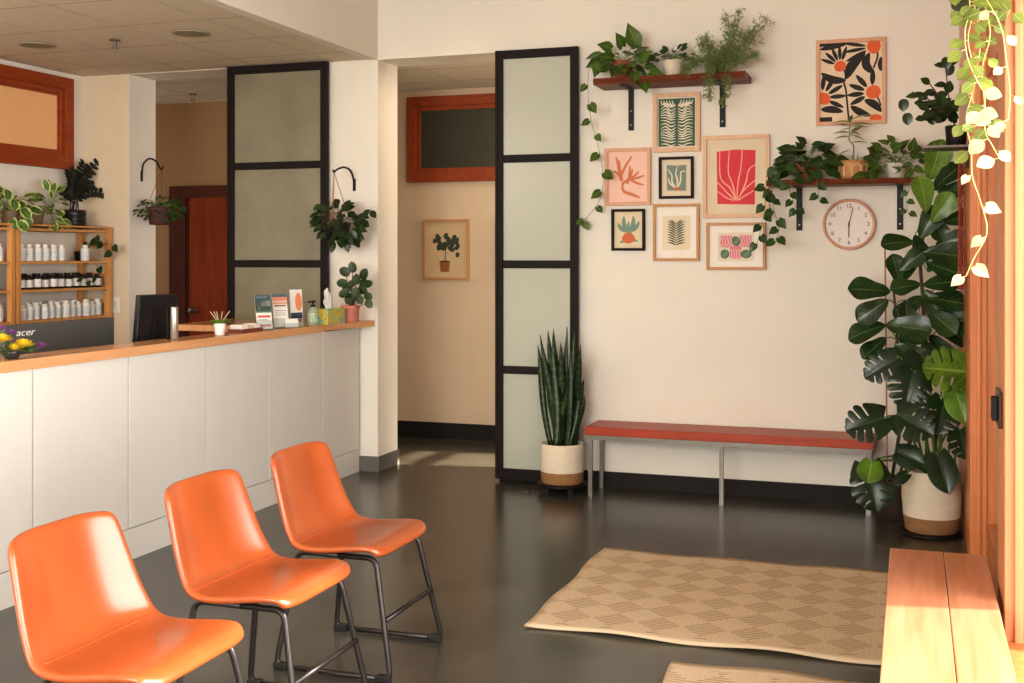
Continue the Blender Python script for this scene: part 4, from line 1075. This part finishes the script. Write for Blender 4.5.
vine(lm, sm, V((970,8),(965,30),(968,60),(982,90)), (.032,.05), 'ovate', step=.04)
vine(lm, sm, V((995,5),(1004,18),(1010,10)), (.032,.05), 'ovate', step=.04)
vine(lc, sm, [at(972,140,3.5), at(972,175,3.5), at(980,200,3.5), at(987,232,3.5), at(974,258,3.5), at(966,276,3.5)], (.028,.052), 'heart', step=.085)
vine(lc, sm, [at(985,95,3.5), at(985,130,3.5), at(992,145,3.5), at(999,158,3.5)], (.04,.055), 'ovate', step=.035)
vine(lc, sm, V((998,20),(1006,60),(1010,95),(1008,120), y=3.45), (.028,.04), 'ovate', step=.08)  # leaf reflections modelled as an added pale strand
for q in ((992,92),(988,112),(981,118)): leaf(lc, at(q[0]-8,q[1],3.5), (1,-.3,-.3), (0,-1,.2), .05, .04, 'ovate')
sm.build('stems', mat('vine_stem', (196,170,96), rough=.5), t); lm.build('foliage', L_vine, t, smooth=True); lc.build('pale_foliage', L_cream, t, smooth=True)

# ---- pine shelf plants
zt2 = zt+.0145
c = atX(10, 225, -5.80); c.z = zt2
t = thing('variegated_peperomia', 'green and cream variegated plant on the pine shelf top, left', 'plant', c, 'variegated plants on the pine shelf')
pot(t, c, potprof(.05,.065,.09), mat('taupe_pot', (120,98,72), rough=.7), .058, .075)
lm, sm = MB(), MB(); cluster(lm, sm, c+Vector((0,0,.09)), 40, .12, .17, .17, (.07,.095), 'round', W=.85, zmin=-.6, droop=.3)
for q in ((14,200),(18,222),(8,190),(22,208)):
    p = atX(q[0], q[1], -5.66); leaf(lm, p, (.6,rnd(-.9,.9),-.8), (1,-.4,.2), .09, .08, 'round')
sm.build('stems', M_stem, t); lm.build('foliage', L_var, t, smooth=True)
c = atX(47, 225, -5.82); c.z = zt2
t = thing('variegated_peperomia', 'variegated plant in a tan pot on the pine shelf, right of the other', 'plant', c, 'variegated plants on the pine shelf')
pot(t, c+Vector((.02,-.15,0)), potprof(.055,.068,.10), mat('taupe_pot', (120,98,72)), .06, .085)
lm, sm = MB(), MB(); cluster(lm, sm, c+Vector((.02,0,.08)), 34, .09, .14, .19, (.06,.09), 'round', W=.8, zmin=-.5, droop=.3)
sm.build('stems', M_stem, t); lm.build('foliage', L_var, t, smooth=True)
c = atX(77, 225, -5.84); c.z = zt2; c.x = -5.87
t = thing('zz_plant', 'almost black zz plant in a ribbed black pot on the pine shelf', 'plant', c)
pot(t, c, [(.082,0),(.09,.008),(.09,.03),(.087,.034),(.09,.038),(.09,.066),(.087,.07),(.09,.074),(.09,.115),(.085,.12),(.08,.12),(.08,.1)], mat('ribbed_black_pot', (22,22,22), rough=.35), .08, .1)
lm, sm = MB(), MB(); b = c+Vector((0,0,.1))
for (px, py) in ((100,160),(84,165),(72,175),(103,194),(64,195),(92,185),(80,180),(70,172),(90,172)):
    q = atX(px, py, -5.86+rnd(-.04,.06)); pts = bez(b+Vector((rnd(-.03,.03), rnd(-.03,.03), 0)), b+Vector((0,0,.16))+(q-b)*.25, q, 10); sm.tube(pts, .005, 5)
    for k in range(3, 11):
        for sd in (-1, 1):
            dd = (pts[k]-pts[k-1]).normalized(); s_ = dd.cross(Vector((1,-.4,.2))).normalized()*sd
            leaf(lm, pts[k], s_*.8+dd*.6, (1,-.5,.3), rnd(.046,.062), .03, 'ovate', curl=.1)
sm.build('stems', L_dark, t); lm.build('foliage', L_dark, t, smooth=True)
c = Vector((-5.86, 7.2, 1.4645))
t = thing('trailing_plant', 'dark trailing vine spilling over the right end of pine shelf', 'plant', c)
pot(t, c, potprof(.04,.05,.07), M_blk, .045, .06)
lm, sm = MB(), MB(); b = c+Vector((0,0,.065))
for pts in ([b, atX(98,240,-5.64), atX(104,243,-5.62), atX(114,246,-5.62), atX(113,252,-5.62)], [b, atX(97,235,-5.66), atX(98,240,-5.66)], [b, atX(100,270,-5.64), atX(92,282,-5.64), atX(84,278,-5.66)]):
    vine(lm, sm, pts, (.05,.07), 'heart', step=.09, W=.9)
sm.build('stems', M_bark, t); lm.build('foliage', L_rub, t, smooth=True)

# ================================================================ HANGING PLANTS ON HOOKS
c = Vector((-5.38, 7.49, 1.735))
def smooth_path(P):
    P = [Vector(p) for p in P]; q = []
    for i in range(len(P)-1):
        p0 = P[max(i-1,0)]; p1 = P[i]; p2 = P[i+1]; p3 = P[min(i+2,len(P)-1)]
        for k in range(5):
            t = k/5; q.append(.5*((2*p1)+(p2-p0)*t+(2*p0-5*p1+4*p2-p3)*t*t+(3*p1-p0-3*p2+p3)*t**3))
    return q+[P[-1]]
hk = thing('wall_hook', 'curved black plant hook on the left white door jamb', 'hook', (-5.58, 7.52, 2.1), 'black plant hooks')
m = MB(); m.tube(smooth_path([(-5.572,7.54,2.09),(-5.57,7.54,2.15),(-5.55,7.53,2.205),(-5.49,7.52,2.24),(-5.42,7.505,2.215),(-5.38,7.495,2.165),(-5.36,7.49,2.155),(-5.345,7.49,2.175)]), .007, 8); m.build('hook_arm', M_blk, hk, smooth=True)
MB().box(-5.579, -5.571, 7.53, 7.55, 2.07, 2.15).build('mount_plate', M_blk, hk)
t = thing('hanging_plant', 'small leafy plant in dark basket hanging left of the brown door', 'plant', c)
pot(t, c, [(.068,0),(.072,.004),(.10,.13),(.097,.135),(.092,.135),(.09,.11)], mat('dark_red_basket', (70,38,32), rough=.7), .09, .11)
h = MB()
for k in range(3): a = k*2.094; h.tube([c+Vector((.097*math.cos(a), .097*math.sin(a), .13)), (-5.36,7.49,2.157)], .0015, 4)
h.build('hanging_cord', M_bark, t)
lm, sm = MB(), MB(); cluster(lm, sm, c+Vector((0,0,.12)), 130, .2, .14, .09, (.03,.05), 'ovate', W=.6, zmin=-1, droop=.3)
sm.build('stems', M_stem, t); lm.build('foliage', L_pothd, t, smooth=True)
hk = thing('wall_hook', 'curved black plant hook on the wall beside the frosted door', 'hook', (-3.70, WY, 2.0), 'black plant hooks')
m = MB(); m.tube(smooth_path([(-3.70,7.388,1.975),(-3.70,7.38,2.03),(-3.702,7.34,2.09),(-3.71,7.27,2.112),(-3.72,7.2,2.10),(-3.73,7.16,2.08),(-3.73,7.145,2.07),(-3.73,7.13,2.085)]), .007, 8); m.build('hook_arm', M_blk, hk, smooth=True)
MB().box(-3.71, -3.69, WY-.008, WY-.001, 1.955, 2.04).build('mount_plate', M_blk, hk)
c = Vector((-3.70, 7.15, 1.605))
t = thing('hanging_plant', 'dark glossy plant hanging from cords beside the frosted door', 'plant', c)
pot(t, c, potprof(.06,.085,.12), M_blk, .078, .1)
h = MB()
for k in range(3): a = k*2.094+.4; h.tube([c+Vector((.084*math.cos(a), .084*math.sin(a), .118)), (-3.73,7.145,2.07)], .003, 5)
h.build('hanging_cord', mat('tan_cord', (168,128,88), rough=.8), t)
lm, sm = MB(), MB(); b = c+Vector((0,0,.11)); cluster(lm, sm, b, 95, .165, .14, .14, (.06,.09), 'ovate', W=.62, ymax=7.38, zmin=-1, droop=.4)
vine(lm, sm, [b, at(360,222,7.1), at(366,212,7.1), at(372,209,7.1)], (.07,.09), 'ovate', step=.06, W=.6); vine(lm, sm, [b, at(325,232,7.1), at(324,215,7.1), at(323,204,7.1)], (.06,.08), 'ovate', step=.06, W=.6)
sm.build('stems', M_bark, t); lm.build('foliage', L_rub, t, smooth=True)

# ================================================================ THINGS ON THE COUNTER
CZ = 1.0525
c = at(357, 322, 7.17); c = Vector((-3.62, 7.17, CZ))
t = thing('rubber_plant', 'round-leaved plant in a pink pot at the counter end', 'plant', c)
pot(t, c, [(.05,0),(.056,.004),(.062,.09),(.064,.092),(.066,.108),(.063,.112),(.057,.112),(.055,.09)], mat('pink_pot', (204,128,108), rough=.6), .055, .092)
lm, sm = MB(), MB(); b = c+Vector((0,0,.09))
for (px, py, a) in ((346,272,150),(353,268,100),(364,275,60),(343,283,175),(368,284,10),(352,284,200),(362,290,-10),(368,296,-30),(345,293,200),(357,280,90),(350,298,-120),(360,299,-60),(369,303,-60),(356,292,250),(348,288,150),(363,283,30)):
    p = at(px, py, 7.12+rnd(-.04,.04)); sm.tube(bez(b, (b*.4+p*.6)+Vector((0,0,.0)), p, 5), .003, 5); a = math.radians(a); L = rnd(.065,.085)
    leaf(lm, p-Vector((math.cos(a),0,math.sin(a)))*L*.4, (math.cos(a),-.2,math.sin(a)), (.1,-1,.3), L, L*.78, 'round', fold=.1, curl=.1)
sm.build('stems', M_bark, t); lm.build('foliage', leafmat('peperomia_leaf', (36,56,24), (56,76,38), rough=.35), t, smooth=True)
# tissue box
tb = thing('tissue_box', 'yellow and teal floral tissue box with white tissue on the counter', 'tissue box', (-3.66, 6.93, CZ))
Mx = base_mat('tissue_pattern'); nt = Mx[1]; vo = nt.nodes.new('ShaderNodeTexVoronoi'); vo.inputs['Scale'].default_value = 30
tc = nt.nodes.new('ShaderNodeTexCoord'); nt.links.new(tc.outputs['Object'], vo.inputs['Vector']); cr = nt.nodes.new('ShaderNodeValToRGB')
cr.color_ramp.elements[0].color = rgb(214,212,190); cr.color_ramp.elements[1].color = rgb(104,160,150); e = cr.color_ramp.elements.new(.22); e.color = rgb(206,178,48); e = cr.color_ramp.elements.new(.5); e.color = rgb(206,178,48); e = cr.color_ramp.elements.new(.12); e.color = rgb(80,130,120)
e = cr.color_ramp.elements.new(.6); e.color = rgb(120,176,160)
nt.links.new(vo.outputs['Distance'], cr.inputs['Fac']); nt.links.new(cr.outputs['Color'], Mx[2].inputs['Base Color']); cr.color_ramp.interpolation = 'CONSTANT'
MB().box(-3.72, -3.60, 6.81, 7.055, CZ, CZ+.10).build('box_body', MATS['tissue_pattern'], tb, bevel=.002)
m = MB(); nb = 0; N = 10
for i in range(N+1):
    for j in range(5):
        v = j/4; u = i/N-.5; m.v.append(Vector((-3.66+.018*math.sin(i*1.7)*(1-v*.3), 6.93+u*(.07+.05*v)-.02*v, CZ+.0985+v*(.085+.06*math.cos(u*4))-.02*abs(u)*v)))
for i in range(N):
    for j in range(4): a = i*5+j; m.face([a, a+5, a+6, a+1])
m.build('tissue', mat('tissue_white', (236,232,226), rough=.8), tb, smooth=True, solid=.0015, sub=1)
# soap bottle
c = Vector((-3.66, 6.72, CZ))
t = thing('soap_dispenser', 'clear pump soap bottle with green label beside the tissue box', 'soap bottle', c)
MB().lathe(c, [(.031,0),(.034,.004),(.034,.09),(.028,.105),(.014,.112),(.014,.12)], 20).build('bottle_body', mat('soap_plastic', (178,190,160), rough=.15, var=.02, trans=.3), t, smooth=True)
MB().lathe(c+Vector((0,0,.025)), [(.0345,0),(.0345,.055)], 20, cap=(False,False)).build('paper_label', mat('green_label', (96,140,96), rough=.5, col2=(206,214,190), scale=90), t, smooth=True)
m = MB(); m.lathe(c+Vector((0,0,.12)), [(.016,0),(.016,.014),(.006,.016),(.006,.032)], 14); m.bar(c+Vector((.012,.01,.156)), c+Vector((-.02,-.032,.152)), .014, .01); m.build('pump', M_blk, t)
# brochures in acrylic holders (faces towards the waiting area = +X,-Y)
def rotz(a): return Matrix.Rotation(a, 4, 'Z')
def brochure(lab, c, w, h, ang, lean, bars, d=.03):
    t = thing('brochure_stand', lab, 'brochure', c, None)
    M = Matrix.Translation(c) @ rotz(ang) @ Matrix.Rotation(lean, 4, 'Y')          # local: x = out towards viewer, y = width, z = up
    m = MB(); m.box(-.004, .0, -w/2, w/2, .008, h, M); m.build('leaflet', flat('paper_white', (226,222,214)), t)
    for (y0, y1, z0, z1, col) in bars:
        m = MB(); m.box(.0001, .0006, -w/2+w*y0, -w/2+w*y1, h*z0, h*z1, M); m.build('printed_panel', flat('pr_%d_%d_%d' % col, col, .5), t)
    a = MB(); a.box(.004, .006, -w/2-.003, w/2+.003, .003, h*.28, M); a.box(-.02, .03, -w/2-.003, w/2+.003, .0005, .003, Matrix.Translation(c) @ rotz(ang)); a.box(-.007, -.005, -w/2-.003, w/2+.003, .003, h*.96, M)
    a.build('acrylic_holder', M_acry, t)
    return t
An = math.radians(-38)
T = (44,86,98); RR = (196,70,66)
brochure('leaning leaflet with teal heading, leftmost of the brochures', Vector((-3.70,6.20,CZ)), .098, .215, An, math.radians(-14), [(0,1,.86,1,T),(.1,.8,.92,.97,(220,220,214)),(0,1,.56,.86,(58,70,62)),(.35,.95,.68,.84,(206,206,198)),(.1,.3,.6,.8,(130,150,132)),(0,1,.5,.57,(74,108,92)),(.1,.9,.36,.42,RR),(.1,.7,.28,.31,(170,164,160)),(.2,.9,.1,.16,(210,130,120))])
brochure('leaning leaflet with salmon band, second of the brochures', Vector((-3.70,6.40,CZ)), .095, .215, An, math.radians(-14), [(0,1,.92,1,(60,90,104)),(0,1,.8,.92,(214,134,112)),(0,1,.7,.78,(206,160,130)),(.1,.9,.64,.68,(120,66,50)),(.1,.9,.5,.53,(170,164,156)),(.1,.8,.44,.46,(170,164,156)),(.1,.9,.38,.40,(170,164,156))])
brochure('upright leaflet with an orange portrait oval, right of other brochures', Vector((-3.69,6.575,CZ)), .092, .235, math.radians(-25), math.radians(-5), [(0,1,.0,.16,(226,206,192)),(.0,.95,.22,.38,(52,64,80)),(.08,.9,.12,.2,(196,110,84))])
M = Matrix.Translation(Vector((-3.69,6.575,CZ))) @ rotz(math.radians(-25)) @ Matrix.Rotation(math.radians(-5), 4, 'Y')
last = [o for o in bpy.data.objects if o.name.startswith('brochure_stand')][-1]
m = MB(); m.v = [M @ Vector((.0012, .016+.026*math.cos(a), .157+.058*math.sin(a))) for a in [k*math.pi/10 for k in range(20)]]; m.face(list(range(20))); m.build('oval_picture', flat('portrait_orange', (222,138,92)), last)
c = Vector((-3.655, 6.44, CZ))
t = thing('business_cards', 'white cards in a clear holder in front of the leaflets', 'card holder', c)
M = Matrix.Translation(c) @ rotz(An) @ Matrix.Rotation(math.radians(-12), 4, 'Y'); m = MB(); m.box(-.004, .004, -.043, .043, .004, .058, M); m.build('card_stack', flat('paper_white', (226,222,214)), t)
m = MB(); m.box(.006, .008, -.048, .048, .001, .03, M); m.box(-.012, .008, -.048, .048, .0, .0015, Matrix.Translation(c) @ rotz(An)); m.build('holder', M_acry, t)
# low wooden tray with cards
c = Vector((-3.745, 6.0, CZ))
t = thing('card_tray', 'low reddish wooden tray of white cards on the counter', 'card tray', c+Vector((0,.11,0)))
m = MB(); m.box(-3.79,-3.69,5.93,6.155,CZ,CZ+.006); m.box(-3.695,-3.69,5.93,6.155,CZ+.006,CZ+.02); m.box(-3.79,-3.785,5.93,6.155,CZ+.006,CZ+.02); m.box(-3.785,-3.695,5.93,5.935,CZ+.006,CZ+.02); m.box(-3.785,-3.695,6.15,6.155,CZ+.006,CZ+.02)
m.build('tray', mat('red_tray', (116,50,32), rough=.4), t)
for i, (y, cl) in enumerate(((5.94,(230,226,220)),(6.01,(214,196,176)),(6.08,(232,228,222)))):
    m = MB(); m.box(-3.78, -3.70, y, y+.064, CZ+.0065, CZ+.045-.006*(i == 1)); m.build('card_stack', flat('cards_%d_%d_%d' % cl, cl), t)
# white pot with grass and sticks
c = Vector((-3.70, 5.71, CZ))
t = thing('potted_grass', 'tiny white pot with green moss and pale sticks on the counter', 'plant', c)
pot(t, c, [(.022,0),(.026,.003),(.035,.064),(.034,.068),(.031,.068),(.03,.055)], M_white, .031, .058)
lm = MB()
for i in range(110):
    a = rnd(0,6.28); r = rnd(0,.03); leaf(lm, c+Vector((r*math.cos(a), r*math.sin(a), .062)), (math.cos(a)*.9, math.sin(a)*.9, rnd(.3,1)), (0,0,1), rnd(.035,.06), .011, 'lance')
lm.build('moss', mat('bright_moss', (110,150,48), rough=.6), t)
m = MB()
for (dx, dy) in ((-.03,-.035),(-.01,-.012),(-.02,-.02),(.005,.015),(.03,.04)): m.tube([c+Vector((0,0,.06)), c+Vector((dx,dy*1.4,.135))], .0022, 5)
m.build('sticks', flat('pale_stick', (206,186,160)), t)
# flowers at the far left of the counter
c = Vector((-3.72, 4.12, CZ))
t = thing('flower_bouquet', 'yellow and purple flowers in a low bowl on the counter', 'flowers', c)
pot(t, c, potprof(.03,.042,.035), mat('dark_bowl', (40,40,34), rough=.3), .036, .027, nm='bowl')
def flower(q, r, m_, n, lay):
    r *= 1.65
    f = MB()
    for l in range(lay):
        for k in range(n):
            a = 2*math.pi*k/n+l*.3; e = .1+l*.38
            leaf(f, q, (math.cos(a)*math.cos(e)+.3, math.sin(a)*math.cos(e), math.sin(e)+.1), (0,0,1), r*(1-.13*l), r*.4, 'ovate', fold=.3, curl=-.2)
    f.build('bloom', m_, t, smooth=True)
MY = mat('yellow_petal', (224,190,40), rough=.6); MP = mat('purple_petal', (132,62,142), rough=.6); MO = mat('lilac_petal', (176,112,160), rough=.6)
sm = MB()
for (px, py, r, m_, n, lay) in ((23,348,.034,MY,14,4),(2,342,.03,MY,14,4),(14,350,.022,MY,10,3),(41,347,.018,MP,9,3),(36,350,.014,MP,9,3),(11,334,.017,MP,8,3),(10,341,.014,MO,8,3),(0,330,.018,MP,8,3),(-8,345,.03,MY,14,4)):
    q = atX(px, py, -3.70+rnd(-.01,.01)); flower(q, r, m_, n, lay); sm.tube(bez(c+Vector((0,0,.03)), (c+q)/2+Vector((0,0,.01)), q, 5), .0018, 5)
lm = MB(); cluster(lm, None, c+Vector((0,.02,.04)), 40, .06, .1, .03, (.02,.04), 'ovate', W=.5, zmin=-.3)
sm.build('stems', M_stem, t); lm.build('foliage', L_pothd, t)
# debris by snake plant: few small dry leaf bits
t = thing('dry_leaf_bits', 'few dry pale leaf bits on the floor beside the snake plant', 'leaf debris', (-2.33, 7.05, 0))
m = MB()
for i in range(12): leaf(m, (-2.40+rnd(0,.2), 7.0+rnd(0,.1), .003), (rnd(-1,1), rnd(-1,1), 0), (0,0,1), .02, .008, 'lance', curl=0)
m.build('leaf_bit', flat('dry_leaf', (150,138,100)), t); t['kind'] = 'stuff'

# ================================================================ CAMERA
cam = bpy.data.cameras.new('camera'); co = bpy.data.objects.new('camera', cam); COL.objects.link(co)
co.location = (0, 0, EYE); co.rotation_euler = (math.pi/2, 0, TH)
cam.sensor_width = 36; cam.lens = F_/1024*36; cam.shift_y = -(341.5-HZ)/1024; cam.clip_start = .02
scene.camera = co
# ================================================================ LIGHT
W = bpy.data.worlds.new('world'); scene.world = W; W.use_nodes = True
bg = W.node_tree.nodes['Background']; bg.inputs[0].default_value = (1.0,.93,.82,1); bg.inputs[1].default_value = 1.0
def area(name, loc, target, sx, sy, power, col=(1,.93,.84)):
    l = bpy.data.lights.new(name, 'AREA'); l.shape = 'RECTANGLE'; l.size = sx; l.size_y = sy; l.energy = power; l.color = col
    o = bpy.data.objects.new(name, l); COL.objects.link(o); o.location = loc
    o.rotation_euler = (Vector(target)-Vector(loc)).to_track_quat('-Z', 'Y').to_euler(); return o
area('window_daylight', (2.6, 1.4, 2.0), (-3, 1.4, 1.0), 10, 3.6, 880, (1,.99,.965))
area('rear_daylight', (-1.8, -3.0, 2.0), (-2.0, 7.4, 1.3), 3.2, 2.4, 240, (1,.99,.965))
area('hall_light', (-2.6, 8.2, 2.8), (-2.8, 8.3, 0), 2.0, .5, 8, (1,.82,.6))
area('reception_light', (-5.0, 2.5, 2.8), (-5.0, 3.4, 0), 1.8, 3.4, 80, (1,.88,.7))
def spot(name, loc, target, deg, power, rad=.03, blend=.08, col=(1,.86,.66)):
    l = bpy.data.lights.new(name, 'SPOT'); l.energy = power; l.spot_size = math.radians(deg); l.spot_blend = blend; l.shadow_soft_size = rad; l.color = col
    o = bpy.data.objects.new(name, l); COL.objects.link(o); o.location = loc
    o.rotation_euler = (Vector(target)-Vector(loc)).to_track_quat('-Z', 'Y').to_euler(); return o
S = bpy.data.lights.new('sun', 'SUN'); S.energy = 8; S.angle = math.radians(3.5); S.color = (1,.94,.86)
so = bpy.data.objects.new('sun', S); COL.objects.link(so)
so.rotation_euler = Vector((-1,-.2,-.80)).to_track_quat('-Z','Y').to_euler()
spot('hall_patch_spot', (3.0, 9.0, 2.2), (.5, 8.62, 1.31), 16, 16000, .012, .03)  # added spot standing in for sun, casts the hallway floor patch
area('hall_window_light', (.4, 8.3, 1.6), (-3, 8.2, 1.2), .9, 1.8, 26, (1,.95,.86))
scene.view_settings.view_transform = 'Standard'; scene.view_settings.look = 'None'; scene.view_settings.exposure = .74; scene.view_settings.gamma = .93
